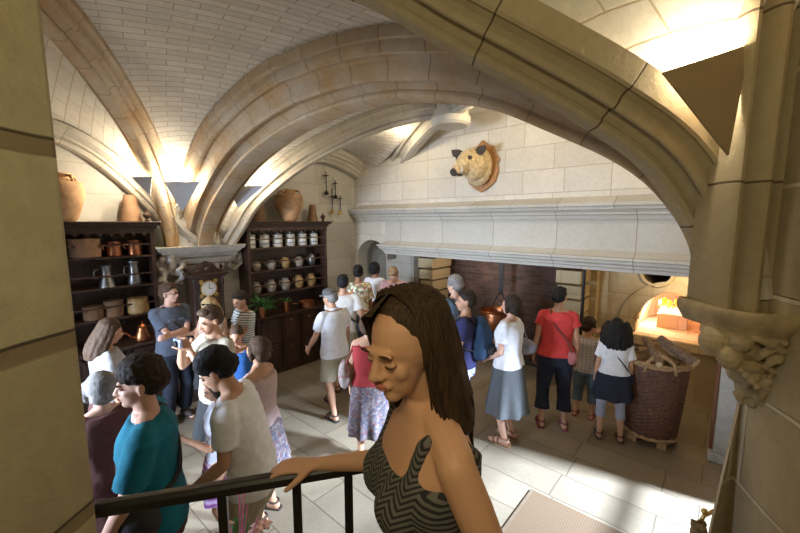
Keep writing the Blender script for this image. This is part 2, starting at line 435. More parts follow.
diagB = Rib('trim_4', run((-5.8, 2.5), d2, [(.2, 2.1), (.38, 2.34), (.68, 2.74), (1.28, 3.2), (1.9, 3.52), (2.47, 3.74), (3.0, 3.86), (3.45, 3.9)]), [(w * .85, h * .8) for w, h in PROF_RIB], RIBW, 60, sc=lambda t: feet(t, .75, .3))
stub = Rib('trim_5', [(-4.72, 5.5, 3.5), (-4.1, 5.12, 3.72), (-3.5, 4.78, 3.86), (-2.95, 4.45, 3.92)], [(w * 1.2, h) for w, h in PROF_RIB], RIBW, 20)
d3 = Vector((.05, 2.25, 0)) - bossB; d3.z = 0; d3.normalize()
diagC = Rib('trim_6', run((.05, 2.25), -d3, [(.12, 2.1), (.3, 2.6), (.9, 3.1), (1.7, 3.5), (2.6, 3.8), (3.7, 3.9)]), PROF_RIB, RIBW, 40, sc=lambda t: feet(t, .6, .3))
wallL = Rib('trim_7', [(XW + .06, y, z) for y, z in [(1.98, 2.1), (1.8, 2.28), (1.57, 2.62), (1.3, 2.95), (1.0, 3.22), (.7, 3.38), (.3, 3.46), (-.3, 3.38), (-.9, 3.0), (-1.3, 2.4)]], [(.05, 0), (.09, .02), (.1, .05), (.085, .07), (.14, .085), (.15, .11), (.19, .12), (.21, .14), (.25, .15), (.25, .21)], RIBW, 60)
wallB = Rib('trim_8', [(XW + .06, y, z) for y, z in [(2.5, 2.1), (2.75, 2.6), (3.1, 3.0), (3.55, 3.33), (4.05, 3.52), (4.56, 3.57), (5.05, 3.47), (5.42, 3.32)]], [(.05, 0), (.09, .02), (.1, .06), (.14, .09), (.15, .13), (.19, .15), (.2, .2), (.22, .21), (.22, .3)], RIBW, 50)
B0 = at(741, 396, 1.62); W0 = Vector((B0[0], B0[1], 0)); dW = Vector((.44, -.9, 0))
# webs
hb, hr = .38, .25
web('ceiling', lambda t: big.P(.03 + t * .67, .42 * BSC(.03 + t * .67), hb), lambda t: diagL.P(.04 + t * .96, -.13 * (1 - t), hr), VAULT) 
web('ceiling', lambda t: diagL.P(t * .98, .13, hr), lambda t: wallL.P(t * .66, 0, .15), VAULTB)
web('ceiling', lambda t: big.P(.9 - t * .2, .42 * BSC(.9 - t * .2), hb), lambda t: diagR.P(.14 + t * .86, .1 * (1 - t), hr * .75), VAULT)
web('ceiling', lambda t: diagR.P(.03 + t * .97, -.07, .19), lambda t: Vector((W0.x + .07, W0.y + .03, 2.3)) + dW * (1.9 * t ** 2.4) + Vector((0, 0, 1.85 * t ** .5)), VAULTB, sag=.1)
bm2 = lambda t: big.P(.02 + t * .48, -.42 * BSC(.02 + t * .48), hb)
web('ceiling', bm2, lambda t: diagB.P(.03 + t * .97, .2, hr), VAULT)
web('ceiling', lambda t: diagB.P(t, -.2, hr), lambda t: wallB.P(t * .66, 0, .28), VAULT)
web('ceiling', lambda t: big.P(.98 - t * .48, -.42 * BSC(.98 - t * .48), hb), lambda t: diagC.P(.03 + t * .97, -.2, hr), VAULT)
web('ceiling', lambda t: Vector((-5.9, 5.6, 3.35)).lerp(Vector((-2.95, 4.45, 4.22)), t), lambda t: wallB.P(1 - t * .36, 0, .28), VAULT, sag=.1)
web('ceiling', lambda t: Vector((-5.0, 5.45, 3.82)).lerp(Vector((-2.95, 4.45, 4.22)), t), lambda t: Vector((.3, 5.45, 3.7)).lerp(Vector((-2.95, 4.45, 4.22)), t), VAULTB, sag=.35)
web('ceiling', lambda t: diagC.P(t, .2, hr), lambda t: Vector((.3, 2.9, 2.4)).lerp(Vector((.3, 5.4, 3.7)), t), VAULT, sag=.2)
# far side of the near bay, behind the viewer
web('ceiling', lambda t: Vector((-5.9, -1.6, 2.3)).lerp(Vector((-2.95, .3, 4.2)), t), lambda t: Vector((.8, -1.6, 2.3)).lerp(Vector((-2.95, .3, 4.2)), t), VAULT, sag=.3)
web('ceiling', lambda t: Vector((-5.9, -1.6, 2.3)).lerp(Vector((-2.95, .3, 4.2)), t), lambda t: wallL.P(1 - t * .34, 0, .15), VAULTB, sag=.1)
# boss where the ribs of the far bay meet
b_ = M(); b_.lathe([(.02, .0), (.22, .0), (.26, .03), (.27, .1), (.24, .16), (.24, .3)], (bossB.x, bossB.y, 3.78), 32)
b_.obj('trim_10', RIBW, smooth='auto', kind='structure')

# floor
f_ = M(); f_.box((-6.3, -3, -.12), (3.5, 7.4, 0)); f_.obj('floor', FLOOR, kind='structure')
# dresser wall
w = M(); w.box((XW - .25, -2.0, 0), (XW, 5.35 + 1.3, 4.6)); w.obj('wall_left', WALLX, kind='structure')
# fireplace wall with the niche arch and the wide opening under the hood
nx0, nx1 = -5.84, -4.99
arc = [((nx0 + nx1) / 2 + (nx1 - nx0) / 2 * -math.cos(a), 1.74 + .38 * math.sin(a)) for a in [PI * i / 14 for i in range(15)]]
poly = [(XW, 0), (nx0, 0)] + arc + [(nx1, 1.9), (.42, 1.9), (.42, 4.6), (XW, 4.6)]
w = M(); w.prism(poly, 'y', YW, YW + .28); w.obj('wall_back', WALLY, kind='structure')
# back of niche, hearth and oven
w = M(); w.box((XW, 6.3, 0), (-4.45, 6.5, 2.4)); w.obj('wall_niche', SOOTX if False else WALLY, kind='structure')
w = M(); w.box((-4.6, 6.35, 0), (-1.38, 6.6, 4.2)); w.obj('wall_hearth', HEARTH, kind='structure')
w = M(); w.box((-4.62, 5.75, 0), (-4.5, 6.4, 2.4)); w.obj('wall_hearth_side', SOOTX, kind='structure')
ox0, ox1, oz0, oz1 = -.86, -.1, .92, 1.5
oc = (ox0 + ox1) / 2
arc = [(oc - (ox1 - ox0) / 2 * math.cos(a), oz0 + .04 + (oz1 - oz0) * math.sin(a) ** .9) for a in [PI * i / 18 for i in range(19)]]
Ro = .17; vc = (-.66, 1.81)
hole = [(vc[0] + Ro * math.cos(a), vc[1] + Ro * math.sin(a)) for a in [-PI / 2 + 2 * PI * i / 20 for i in range(21)]]
poly = [(-1.42, 0), (oc, 0), (oc, oz0), (ox0, oz0)] + arc + [(ox1, oz0), (oc + .002, oz0), (oc + .002, 0), (.6, 0), (.6, 2.3), (vc[0] + .001, 2.3), ] 
right = [(x, z) for x, z in hole if x >= vc[0] - 1e-6]
left = [(x, z) for x, z in hole if x <= vc[0] + 1e-6]
mo = M()
def strip(xa, xb, za, zb): mo.box((xa, 6.1, za), (xb, 6.3, zb))
# wall face assembled from upright strips so both holes stay open
xs = sorted(set([-1.42, .6, ox0, ox1] + [round(ox0 + (ox1 - ox0) * i / 26, 4) for i in range(27)] + [round(vc[0] - Ro + 2 * Ro * i / 16, 4) for i in range(17)]))
fs_ = []
for xa, xb in zip(xs, xs[1:]):
    xm = (xa + xb) / 2; solid = [(0.0, 2.5)]
    def cut(lo, hi, solid):
        out = []
        for a, b in solid:
            if hi <= a or lo >= b: out.append((a, b)); continue
            if lo > a: out.append((a, lo))
            if hi < b: out.append((hi, b))
        return out
    if ox0 < xm < ox1:
        u = (xm - oc) / ((ox1 - ox0) / 2); solid = cut(oz0, oz0 + .05 + (oz1 - oz0) * (1 - u * u) ** .5, solid)
    if abs(xm - vc[0]) < Ro:
        h = (Ro ** 2 - (xm - vc[0]) ** 2) ** .5; solid = cut(vc[1] - h, vc[1] + h, solid)
    for a, b in solid: strip(xa, xb, a, b)
mo.obj('wall_oven', OVENW, kind='structure')
w = M(); w.box((-1.6, 5.95, 0), (-1.36, 6.6, 2.4)); w.obj('wall_oven_side', OVENW, kind='structure')
# right wall past the doorway, with the tall window that throws the daylight in
w = M(); w.box((.3, 2.45, 0), (.5, 3.05, 4.4)); w.box((.3, 4.27, 0), (.5, 6.4, 4.4)); w.box((.3, 3.05, 2.15), (.5, 4.27, 4.4)); w.box((.3, 3.05, 0), (.5, 4.27, .08))
w.obj('wall_right', WALLX, kind='structure')
fr = M()
for y in (3.05, 4.21): fr.box((.36, y, .08), (.42, y + .06, 2.15))
for z in (.08, .75, 1.42, 2.09): fr.box((.36, 3.05, z), (.42, 4.27, z + .05))
fr.obj('window_1', OAK, kind='structure')
w = M(); w.box((XW, -2.0, 0), (-4.6, -1.8, 4.4)); w.box((-3.0, -2.0, 0), (1.8, -1.8, 4.4)); w.box((-4.6, -2.0, 2.5), (-3.0, -1.8, 4.4)); w.box((-4.6, -2.0, 0), (-3.0, -1.8, .9))
w.obj('wall_front', WALLY, kind='structure')
fr = M()
for x in (-4.6, -3.83, -3.07): fr.box((x, -1.93, .9), (x + .07, -1.87, 2.5))
for z in (.9, 1.7, 2.44): fr.box((-4.6, -1.93, z), (-3.0, -1.87, z + .06))
fr.obj('window_2', OAK, kind='structure')

# door jamb at the right end of the room
jb = empty('door_1', (.13, 4.96, 0), 0, kind='structure')
m = M(); m.box((-.05, -.05, .09), (.13, .12, 2.0)); m.box((-.09, -.09, 0), (.17, .16, .09)); m.obj('stone_jamb', plain('jamb_blue_stone', (.5, .5, .47), .8), jb, bevel=.01)
m = M(); m.box((-.085, .02, .02), (-.055, .1, 2.0)); m.obj('door_edge', wood('door_edge_wood', (.2, .07, .03)), jb, bevel=.004)

# great piers either side of the viewer
def pier(name, poly, z0, z1, mat, steps=None):
    m = M(); m.prism(poly, 'z', z0, z1); o = m.obj(name, mat, bevel=.018, kind='structure'); return o
ar = at(73, 266, .86)
back = Vector((-math.sin(math.radians(36.4)), math.cos(math.radians(36.4)), 0)) * -1
lft = Vector((back.y, -back.x, 0)); lft = lft if lft.x < 0 or lft.y < 0 else -lft
A0 = Vector((ar[0], ar[1], 0)); A1 = A0 + back * 1.8; A3 = A0 + Vector((-.35, -.62, 0)) * 1.0
pier('wall_near_left', [(A0.x, A0.y), (A1.x, A1.y), (A1.x - .9, A1.y + .05), (A3.x - .1, A3.y)], 0, 4.6, PIER)
B0 = at(741, 396, 1.62); W0 = Vector((B0[0], B0[1], 0)); dW = Vector((.44, -.9, 0))
W1 = W0 + dW * 2.0
S1 = at(709, 500, 1.98)
sa, sb_ = Vector(at(739, 396, 1.66)), Vector(at(708, 533, 1.66)); m = M(); rs = []
for z in (0, sa.z, 4.6):
    u = (min(z, sa.z) - sa.z) / (sb_.z - sa.z); v = sa + (sb_ - sa) * u
    rs.append([(W0.x, W0.y, z), (v.x, v.y, z), (v.x + .25, v.y + .4, z), (W1.x + .6, W1.y + .3, z), (W1.x, W1.y, z)])
m.rings(rs); m.obj('wall_near_right', PIERR, bevel=.015, kind='structure')

# upright moulded shaft above the near corbel
sh = M(); c0 = at(750, 250, 1.5); cx, cy = c0[0], c0[1]
sd = Vector((Rv[0], Rv[1], 0)); fw = Vector((Fv[0], Fv[1], 0)).normalized()
pro = [(-.14, .15), (-.14, .02), (-.13, -.02), (-.115, -.035), (-.1, -.035), (-.09, -.02), (-.085, .0), (-.07, .005), (-.06, -.01), (-.055, -.035), (-.04, -.06), (-.02, -.07), (.0, -.065), (.012, -.045), (.015, -.02), (.03, -.012), (.045, -.02), (.05, -.05), (.065, -.068), (.085, -.07), (.1, -.055), (.105, -.03), (.12, -.02), (.14, -.01), (.14, .15)]
pts = [Vector((cx, cy, 0)) + sd * a * .85 + fw * b for a, b in pro]
sh.prism([(p.x, p.y) for p in pts], 'z', 2.1, 4.6); o = sh.obj('trim_11', masonry('shaft_stone', (.46, .385, .25), (.14, .1, .06), 9.0, .62, 'x', .006, warm=(.36, .26, .13), warm_amt=.5, off=(0, .12)), kind='structure'); autosmooth(o, .5)

# conoid filling between the ribs where they leave the left corbel
m = M(); rs = []
for k in range(9):
    t = k / 8; z = 2.1 + .85 * t; hw = .46 + .2 * t; dp = .24 + .2 * t ** 1.6
    rs.append([(XW + dp * math.sin(a) , 2.2 - hw * math.cos(a), z) for a in [PI * i / 18 for i in range(19)]] + [(XW - .02, 2.2 + hw, z), (XW - .02, 2.2 - hw, z)])
m.rings(rs); m.obj('trim_12', PLASTER, smooth='auto', kind='structure')

# boards that hide the vault lamps
def shield(name_label, a, b, c, mat, group=None):
    a, b, c = Vector(a), Vector(b), Vector(c); n = (b - a).cross(c - a).normalized() * .012
    m = M(); m.add([a, b, c, a + n, b + n, c + n], [(0, 1, 2), (5, 4, 3), (0, 3, 4, 1), (1, 4, 5, 2), (2, 5, 3, 0)])
    return m.obj('light_shield', mat, label=name_label, cat='lamp shield', group=group)

# ------------------------------------------------------------------ corbels
def figure_blobs(m, c, s, side, out, seed):
    """crouching carved figure, carved out of the block"""
    r = random.Random(seed); c = Vector(c); side = Vector(side); out = Vector(out); up = Vector((0, 0, 1))
    def B(a, b, z, r0, r1, r2): m.ball(c + side * a * s + out * b * s + up * z * s, (r0 * s, r1 * s, r2 * s), 12)
    def T(pts, rad): m.capsule([c + side * p[0] * s + out * p[1] * s + up * p[2] * s for p in pts], [q * s for q in rad], 8)
    B(0, .05, .0, .16, .16, .2); B(-.02, .2, .1, .1, .1, .11); B(-.02, .29, .07, .05, .05, .05); B(.06, .22, .18, .04, .04, .07); B(-.1, .2, .18, .04, .04, .07)
    T([(.12, .1, .08), (.22, .2, -.05), (.1, .28, -.12)], (.06, .055, .04)); T([(-.14, .1, .08), (-.24, .18, -.02), (-.16, .25, .1)], (.06, .055, .04))
    T([(.08, .1, -.15), (.2, .2, -.24), (.1, .16, -.36)], (.08, .07, .04)); T([(-.08, .08, -.15), (-.16, .16, -.3), (-.04, .12, -.4)], (.08, .07, .04))
    for i in range(14):
        a = r.uniform(-.25, .25); z = r.uniform(-.4, .1); B(a, .1 + r.uniform(0, .12), z, .045, .045, .06)
cl_ = empty('corbel', (XW, 2.2, 2.12), label='pale carved stone corbel on the far left wall above the pendulum clock', cat='corbel')
m = M(); yl, yr = -.6, .54
def tier(z0, z1, d0, d1, a, b):
    m.rings([[(0, a - d0 * .2, z0), (d0, a, z0), (d0, b, z0), (0, b + d0 * .2, z0)], [(0, a - d1 * .2, z1), (d1, a - .02, z1), (d1, b + .02, z1), (0, b + d1 * .2, z1)]])
tier(-.03, .03, .36, .4, yl, yr); tier(-.07, -.03, .32, .34, yl + .04, yr - .04)
for i, (z1, z0, dd, h) in enumerate(((-.07, -.13, .29, .42), (-.13, -.15, .22, .36), (-.15, -.23, .24, .34), (-.23, -.25, .16, .27), (-.25, -.36, .18, .25), (-.36, -.48, .1, .16))):
    tier(z0, z1, dd * .8, dd, .05 - h, .05 + h)
m.obj('abacus', CARVE, cl_, bevel=.008)
m = M(); figure_blobs(m, (.08, -.44, -.2), .75, (0, 1, 0), (1, 0, 0), 3)
link('carved_figure', fuse(m, .009, 1, .045, CS), CARVE, cl_)
m = M(); figure_blobs(m, (.06, .46, -.16), .5, (0, 1, 0), (1, 0, 0), 5)
link('carved_figure', fuse(m, .009, 1, .045, CS), CARVE, cl_)

rc = at(741, 322, 1.5)
cr = empty('corbel', (rc[0], rc[1], rc[2]), YAW, label='weathered ochre stone corbel with carved foliage on the near right pier', cat='corbel'); cr.scale = (.88, .88, .92)
m = M(); rs = []
for z, k in ((.05, 1.0), (.075, 1.06), (.06, 1.1), (.03, 1.1), (.015, 1.04), (-.0, .98), (-.03, .86)):
    rs.append([(.03 + .165 * k * math.cos(a), -.02 + .17 * k * -math.sin(a), z) for a in [PI * i / 20 for i in range(21)]] + [(.03 - .165 * k, .2, z), (.03 + .165 * k, .2, z)])
m.rings(rs); o = m.obj('abacus', CARVEN, cr); autosmooth(o, .6)
m = M(); q = random.Random(4)
for z, x, rx, ry in ((-.04, -.01, .15, .13), (-.1, -.0, .13, .12), (-.17, .03, .1, .1), (-.23, .055, .08, .08), (-.29, .075, .055, .06), (-.34, .09, .03, .04)):
    m.ball((x, .0, z), (rx, ry, .06), 14)
m.ball((-.14, -.03, -.08), (.055, .06, .065), 14); m.ball((-.115, -.09, -.13), (.05, .045, .05), 12); m.ball((-.09, -.1, -.06), (.045, .05, .04), 12); m.ball((.14, -.03, -.05), (.045, .05, .045), 12)
for i in range(46):
    z = q.uniform(-.33, -.02); a = q.uniform(-.1, PI + .1); k = (1 + z / .42) * .155 + .025; xo = .02 - z * .24
    rr = q.uniform(.014, .024); a2 = a + q.choice((-.3, .3))
    m.capsule([(xo + k * math.cos(a), -k * .9 * math.sin(a), z), (xo + 1.06 * k * math.cos(a2), -k * .96 * math.sin(a2), z - .02), (xo + .9 * k * math.cos(a2), -k * .8 * math.sin(a2), z - .05)], [rr * .7, rr, rr * .5], 6)
for i in range(10):
    m.ball((-.17 + i * .014, -.03 - i * .014, -.05 - i * .02), .015, 8)
link('carved_foliage', fuse(m, .0045, 1, .01, CS), CARVEN, cr)

# ------------------------------------------------------------------ fireplace hood
hd = empty('fireplace_hood', (-2.3, YW, 1.9), label='long pale stone fireplace hood with moulded cornices under the boar head', cat='fireplace')
X0, X1 = -5.0, .34
def cornice(name, prof, x0, x1, xret=True):
    # prof: (depth out of wall, z) in wall coordinates, swept along x with a mitred return at the left end
    m = M(); n = len(prof)
    ra = [(x0 - (d if xret else 0) + 2.3, -d, z - 1.9) for d, z in prof]; rb = [(x1 + 2.3, -d, z - 1.9) for d, z in prof]
    m.rings([ra, rb]); r0 = [(x0 + .3 + 2.3 - 0, .02, z - 1.9) for d, z in prof]
    if xret: m.rings([[(x0 - d + 2.3, .02, z - 1.9) for d, z in prof], ra])
    return m.obj(name, HOOD, hd)
cornice('upper_cornice', [(-.02, 2.83), (.03, 2.8), (.16, 2.735), (.2, 2.73), (.2, 2.69), (.175, 2.68), (.17, 2.64), (.13, 2.61), (.13, 2.585), (.09, 2.57), (.08, 2.53), (.05, 2.5), (.04, 2.47), (-.02, 2.47)], -5.72, X1)
cornice('lower_cornice', [(.0, 2.13), (.05, 2.12), (.15, 2.06), (.19, 2.05), (.19, 2.02), (.165, 2.005), (.16, 1.975), (.12, 1.95), (.12, 1.925), (.09, 1.91), (.08, 1.87), (.0, 1.86)], -4.9, X1)
m = M(); m.box((-5.0 + 2.3, -.035, 2.1 - 1.9), (X1 + 2.3, .0, 2.5 - 1.9)); m.obj('panel', HOOD, hd)
# stepped jambs inside the hearth
def stepped(label, x, y, flip, n=4):
    t = empty('stone_bracket', (x, y, 0), label=label, cat='stone bracket')
    m = M(); m.box((-.14, -.06, 0), (.14, .38, .95)); m.obj('pier', OVENW if flip > 0 else WALLY, t, bevel=.015)
    for i in range(n):
        z = .95 + i * .22; e = .07 * (i + 1)
        m = M(); m.box((-.13 - (e * .3 if flip > 0 else 0), -.08 - e * .6, z + .01), (.13 + (e * .3 if flip < 0 else 0), .4, z + .2)); m.obj('step_stone', OVENW, t, bevel=.02)
stepped('stepped stone jamb at the left side of the great hearth', -4.25, 5.8, -1)
stepped('stepped stone jamb right of the sooty hearth beside the iron pole', -1.58, 5.72, 1)
m = M(); m.tube([(-1.4, 5.42, 0), (-1.4, 5.42, 1.92)], .022, 10); m.obj('iron_pole', IRON, smooth='auto', label='black iron pole holding up the hood in front of the hearth', cat='pole')
for px in (-4.62, -4.47):
    m = M(); m.box((px - .05, 5.8, 0), (px + .05, 5.9, 1.9)); m.obj('hearth_post', OAK, bevel=.006, label=('left' if px < -4.55 else 'right') + ' one of two dark upright posts behind the man in pink', cat='post')
# low stone ledge inside niche
m = M(); m.box((-5.35, 5.3, 0), (-4.75, 5.75, .95)); m.box((-5.4, 5.25, .95), (-4.7, 5.8, 1.02)); m.obj('stone_counter', WALLY, bevel=.01, label='low pale stone counter in front of the man in pink', cat='counter')
# pot crane
ch = empty('hearth_chain', (-2.86, 5.95, 1.9), label='black iron chain with a forked hook hanging in the hearth', cat='chain')
m = M(); m.box((-.035, -.008, -.62), (.035, .008, .6)); m.obj('toothed_bar', IRON, ch)
m = M()
for i in range(6): m.tube([(.035, 0, -.1 - i * .08), (.07, 0, -.07 - i * .08)], .008, 6)
m.obj('teeth', IRON, ch)
m = M(); m.tube([(0, 0, -.6), (-.03, 0, -.66), (-.09, 0, -.76), (-.14, 0, -.88)], .01, 6); m.tube([(0, 0, -.6), (.03, 0, -.66), (.09, 0, -.76), (.13, 0, -.85)], .01, 6); m.obj('fork', IRON, ch)
cp = empty('cauldron', (-2.92, 5.9, .62), label='battered copper cauldron hanging on the hearth chain', cat='cauldron')
m = M(); m.lathe([(.02, 0), (.16, .01), (.23, .07), (.26, .18), (.25, .31), (.28, .34), (.27, .35), (.24, .32), (.23, .2), (.2, .08), (.02, .03)], n=30); m.obj('bowl', COPPER, cp, smooth='auto')
m = M(); m.tube([(-.26, 0, .33), (-.2, 0, .46), (-.08, 0, .53), (.05, 0, .53), (.2, 0, .46), (.26, 0, .33)], .009, 8); m.obj('bail_handle', IRON, cp, smooth=True)
# firedog low in the hearth
fd = empty('firedog', (-2.35, 5.7, 0), label='low black iron firedog on the hearth floor behind the woman in red', cat='firedog')
m = M(); m.tube([(-.25, 0, .22), (.45, 0, .22)], .02, 8); m.tube([(-.25, -.1, 0), (-.25, 0, .22), (-.25, .1, 0)], .018, 8); m.tube([(.45, -.1, 0), (.45, 0, .22), (.45, .1, 0)], .018, 8); m.obj('bar', IRON, fd)

# bread oven: vaulted brick chamber with a glowing fire
ov = empty('bread_oven', (oc, 6.2, oz0), label='vaulted brick bread oven with a bright glowing mouth in the right wall', cat='oven')
m = M(); rs = []
for y, k in ((.1, 1.0), (.5, 1.05), (1.0, .95), (1.3, .6), (1.36, .1)):
    rs.append([(-(ox1 - ox0) / 2 * 1.02 * k * math.cos(a), y, .03 + .57 * max(.05, k) * math.sin(a)) for a in [PI * i / 20 for i in range(21)]])
m.rings(rs, False, close=False); o = m.obj('dome', BRICKHOT, ov, smooth=True)
m = M(); m.box((-.42, -.09, -.06), (.42, 1.36, .012)); m.obj('oven_floor', BRICKHOT, ov, bevel=.008)
fl = M(); q = random.Random(5)
for i in range(34):
    x = q.uniform(-.18, .12); y = q.uniform(.46, .62); h = q.uniform(.02, .08)
    fl.ball((x, y, .33 + q.uniform(-.03, .07)), (q.uniform(.012, .03), q.uniform(.012, .03), h * .6), 8)
FIRE = plain('ember_glow', (1, .3, .03), .6, emit=((1.0, .25, .02), 1.6), bmp=0)
EMB = plain('ember_hot', (1, .8, .6), .6, emit=((1.0, .62, .35), 1.6), bmp=0)
fo = empty('oven_fire', (oc, 6.2, oz0), label='orange fire burning on pale bricks inside the bread oven', cat='fire')
fl.obj('flames', FIRE, fo, smooth=True)
m = M(); m.box((-.17, .42, .22), (.14, .66, .3)); m.obj('ember_bed', EMB, fo, bevel=.02)
m = M(); m.box((-.19, .4, .012), (.17, .68, .22)); m.obj('fire_brick', BRICKHOT, fo, bevel=.01)
m = M(); rs = []
for r, y in ((.165, .02), (.165, -.02), (.2, -.03), (.22, -.0), (.22, .02)): rs.append([(vc[0] + r * math.cos(a), 6.1 + y, vc[1] + r * math.sin(a)) for a in [2 * PI * i / 30 for i in range(30)]])
m.rings(rs, False)
sm = M(); sm.rings([[(vc[0] + .168 * math.cos(a), y, vc[1] + .168 * math.sin(a)) for a in [2 * PI * i / 30 for i in range(30)]] for y in (6.12, 6.3, 6.9)] + [[(vc[0] + .01 * math.cos(a), 6.9, vc[1] + .01 * math.sin(a)) for a in [2 * PI * i / 30 for i in range(30)]]], False)
sm.obj('wall_flue', plain('soot', (.05, .035, .025), .9), smooth=True, kind='structure')
m.obj('smoke_hole', OVENW, smooth='auto', label='round stone-rimmed smoke hole above the oven mouth', cat='vent')
m = M(); m.box((-1.42, 6.3, 0), (.6, 7.6, .02)); m.box((-1.42, 7.6, 0), (.6, 7.7, 2.4)); m.obj('wall_oven_back', SOOTX, kind='structure')
# raised band round the mouth
m = M()
def pp(a, k): return (oc - ((ox1 - ox0) / 2 + k) * math.cos(a), oz0 + .05 + (oz1 - oz0 + k * .6) * math.sin(a))
aa = [PI * .04 + PI * .62 * i / 20 for i in range(21)]
m.prism([pp(a, .24) for a in aa] + [pp(a, .2) for a in aa[::-1]], 'y', 6.08, 6.12)
m.prism([pp(a, .03) for a in aa] + [pp(a, .0) for a in aa[::-1]], 'y', 6.085, 6.12)
m.obj('trim_13', OVENW, kind='structure', bevel=.008)
m = M(); m.box((-1.05, 5.98, .8), (.1, 6.12, .93)); m.obj('oven_sill', OVENW, bevel=.015, label='stone sill below the glowing oven mouth', cat='sill')

# ------------------------------------------------------------------ furniture
def yx(px, py, x):
    v = Rv * (px - 400) / FPX + Uv * (266.5 - py) / FPX + Fv
    p = CAM + v * x / v[0]; return float(p[1]), float(p[2])
def finial(parent, y):
    m = M(); m.lathe([(.02, 0), (.035, .01), (.015, .03), (.04, .06), (.045, .085), (.03, .11), (.01, .125), (.012, .14), (.004, .15)], (0, y, 0), 16)
    return m.obj('finial', OAK, parent, smooth='auto')
def dresser(y0, y1, label, shelves, doors, fronts=True, base=True, ncol=4):
    L = y1 - y0; t = empty('dresser', (-5.6, y0, 0), label=label, cat='dresser')
    F0, BK = .05, -.29   # front of the rack, back of the rack (local x)
    for y in (0, L - .045):
        m = M(); m.box((BK, y, 1.0), (F0, y + .045, 2.42)); m.obj('side_panel', OAK, t, bevel=.004)
    m = M(); m.box((BK, .04, 1.0), (BK + .02, L - .04, 2.42))
    m.obj('back_panel', OAK, t)
    m = M(); m.box((BK, -.03, 2.4), (F0 + .03, L + .03, 2.44)); m.box((BK, -.06, 2.44), (F0 + .07, L + .06, 2.475)); m.box((BK, -.08, 2.475), (F0 + .1, L + .08, 2.495)); m.obj('cornice', OAK, t, bevel=.006)
    # scalloped valance
    n = int(L / .11); pts = [(0, 2.41)]
    for i in range(n):
        for k in range(7):
            a = PI * k / 6; pts.append((L * (i + .5 - .46 * math.cos(a)) / n, 2.31 + .045 * math.sin(a) ** .8 if True else 0))
    pts.append((L, 2.41)); m = M(); m.prism(pts, 'x', F0 - .005, F0 + .014); m.obj('valance', OAK, t)
    for z in shelves:
        m = M(); m.box((BK, .03, z - .024), (F0 - .01, L - .03, z)); m.obj('shelf', OAK, t, bevel=.003)
        m = M(); m.box((F0 - .03, .03, z + .13), (F0 - .018, L - .03, z + .148)); m.obj('plate_rail', OAKH, t)
    for y in (.05, L - .06):
        f = finial(t, 0); f.location = (0.03, y, 2.495)
    m = M(); m.box((-.3, -.03, .97), (.28, L + .03, 1.0)); m.obj('worktop', OAK, t, bevel=.006)
    m = M(); m.box((-.3, 0, .08), (.235, L, .97)); m.box((-.28, .03, 0), (.21, L - .03, .08)); m.obj('base_case', OAK, t, bevel=.004)
    for c in range(ncol):
        for r_ in range(2):
            w = (L - .08) / ncol; ya = .04 + c * w + .02; yb = ya + w - .04; za = .12 + r_ * .43; zb = za + .39
            m = M(); m.box((.235, ya, za), (.25, yb, zb)); m.box((.25, ya + .05, za + .05), (.262, yb - .05, zb - .05)); m.box((.25, ya, za), (.262, ya + .035, zb)); m.box((.25, yb - .035, za), (.262, yb, zb)); m.box((.25, ya, za), (.262, yb, za + .035)); m.box((.25, ya, zb - .035), (.262, yb, zb))
            d = m.obj('door', OAK, t, bevel=.004)
            k = M(); k.ball((.272, (ya + yb) / 2, (za + zb) / 2 + .13), .013, 10); k.obj('knob', BRASS, d, smooth=True)
    return t
SH = [1.32, 1.70, 2.07]
dresser(2.80, 4.32, 'dark oak dresser stocked with white canisters and stoneware pots', SH, True)
dresser(-.45, 1.56, 'dark oak dresser with copper and pewter vessels beside the left pier', SH, True, ncol=5)
sb = empty('sideboard', (-5.6, 1.66, 0), label='low dark oak sideboard under the pendulum clock between the two dressers', cat='sideboard')
m = M(); m.box((-.28, -.02, .92), (.26, 1.04, .95)); m.obj('worktop', OAK, sb, bevel=.006)
m = M(); m.box((-.28, 0, 0), (.22, 1.02, .92)); m.obj('case', OAK, sb, bevel=.005)
for i in range(3):
    m = M(); ya = .03 + i * .33; m.box((.22, ya, .1), (.238, ya + .3, .86)); m.box((.238, ya + .05, .16), (.25, ya + .25, .8)); m.obj('door', OAK, sb, bevel=.004)

# clock
ck = empty('pendulum_clock', (-5.6, 2.16, .95), label='carved dark wood clock with round brass dial below the pale corbel', cat='clock')
m = M(); m.box((-.12, -.2, .04), (.12, .2, .78)); m.box((-.15, -.24, 0), (.15, .24, .05)); m.box((-.15, -.24, .76), (.16, .24, .79)); m.box((-.16, -.27, .79), (.18, .27, .82)); m.obj('case', OAK, ck, bevel=.006)
for y in (-.19, .19):
    m = M(); m.lathe([(.02, .05), (.025, .1), (.014, .16), (.014, .62), (.026, .66), (.02, .74)], (.13, y, 0), 12); m.obj('column', OAK, ck, smooth='auto')
m = M(); m.prism([(-.2, .82), (.2, .82), (.17, .87), (.12, .88), (.1, .94), (.04, .97), (0, .99), (-.04, .97), (-.1, .94), (-.12, .88), (-.17, .87)], 'x', .02, .1)
for i in range(9):
    a = PI * i / 8; m.ball((.1, .12 * math.cos(a), .85 + .1 * math.sin(a)), .02, 8)
m.ball((.1, 0, .88), .04, 10); m.obj('crest', OAK, ck)
for y in (-.23, .23): 
    m = M(); m.lathe([(.015, .82), (.025, .84), (.01, .86), (.03, .89), (.01, .93)], (0.02, y, 0), 12); m.obj('finial', OAK, ck, smooth='auto')
m = M(); m.lathe([(.1, 0), (.115, .006), (.115, .012), (.098, .013)], (.122, 0, .6), 30, ax=(1, 0, 0)); m.obj('dial_ring', BRASS, ck, smooth='auto')
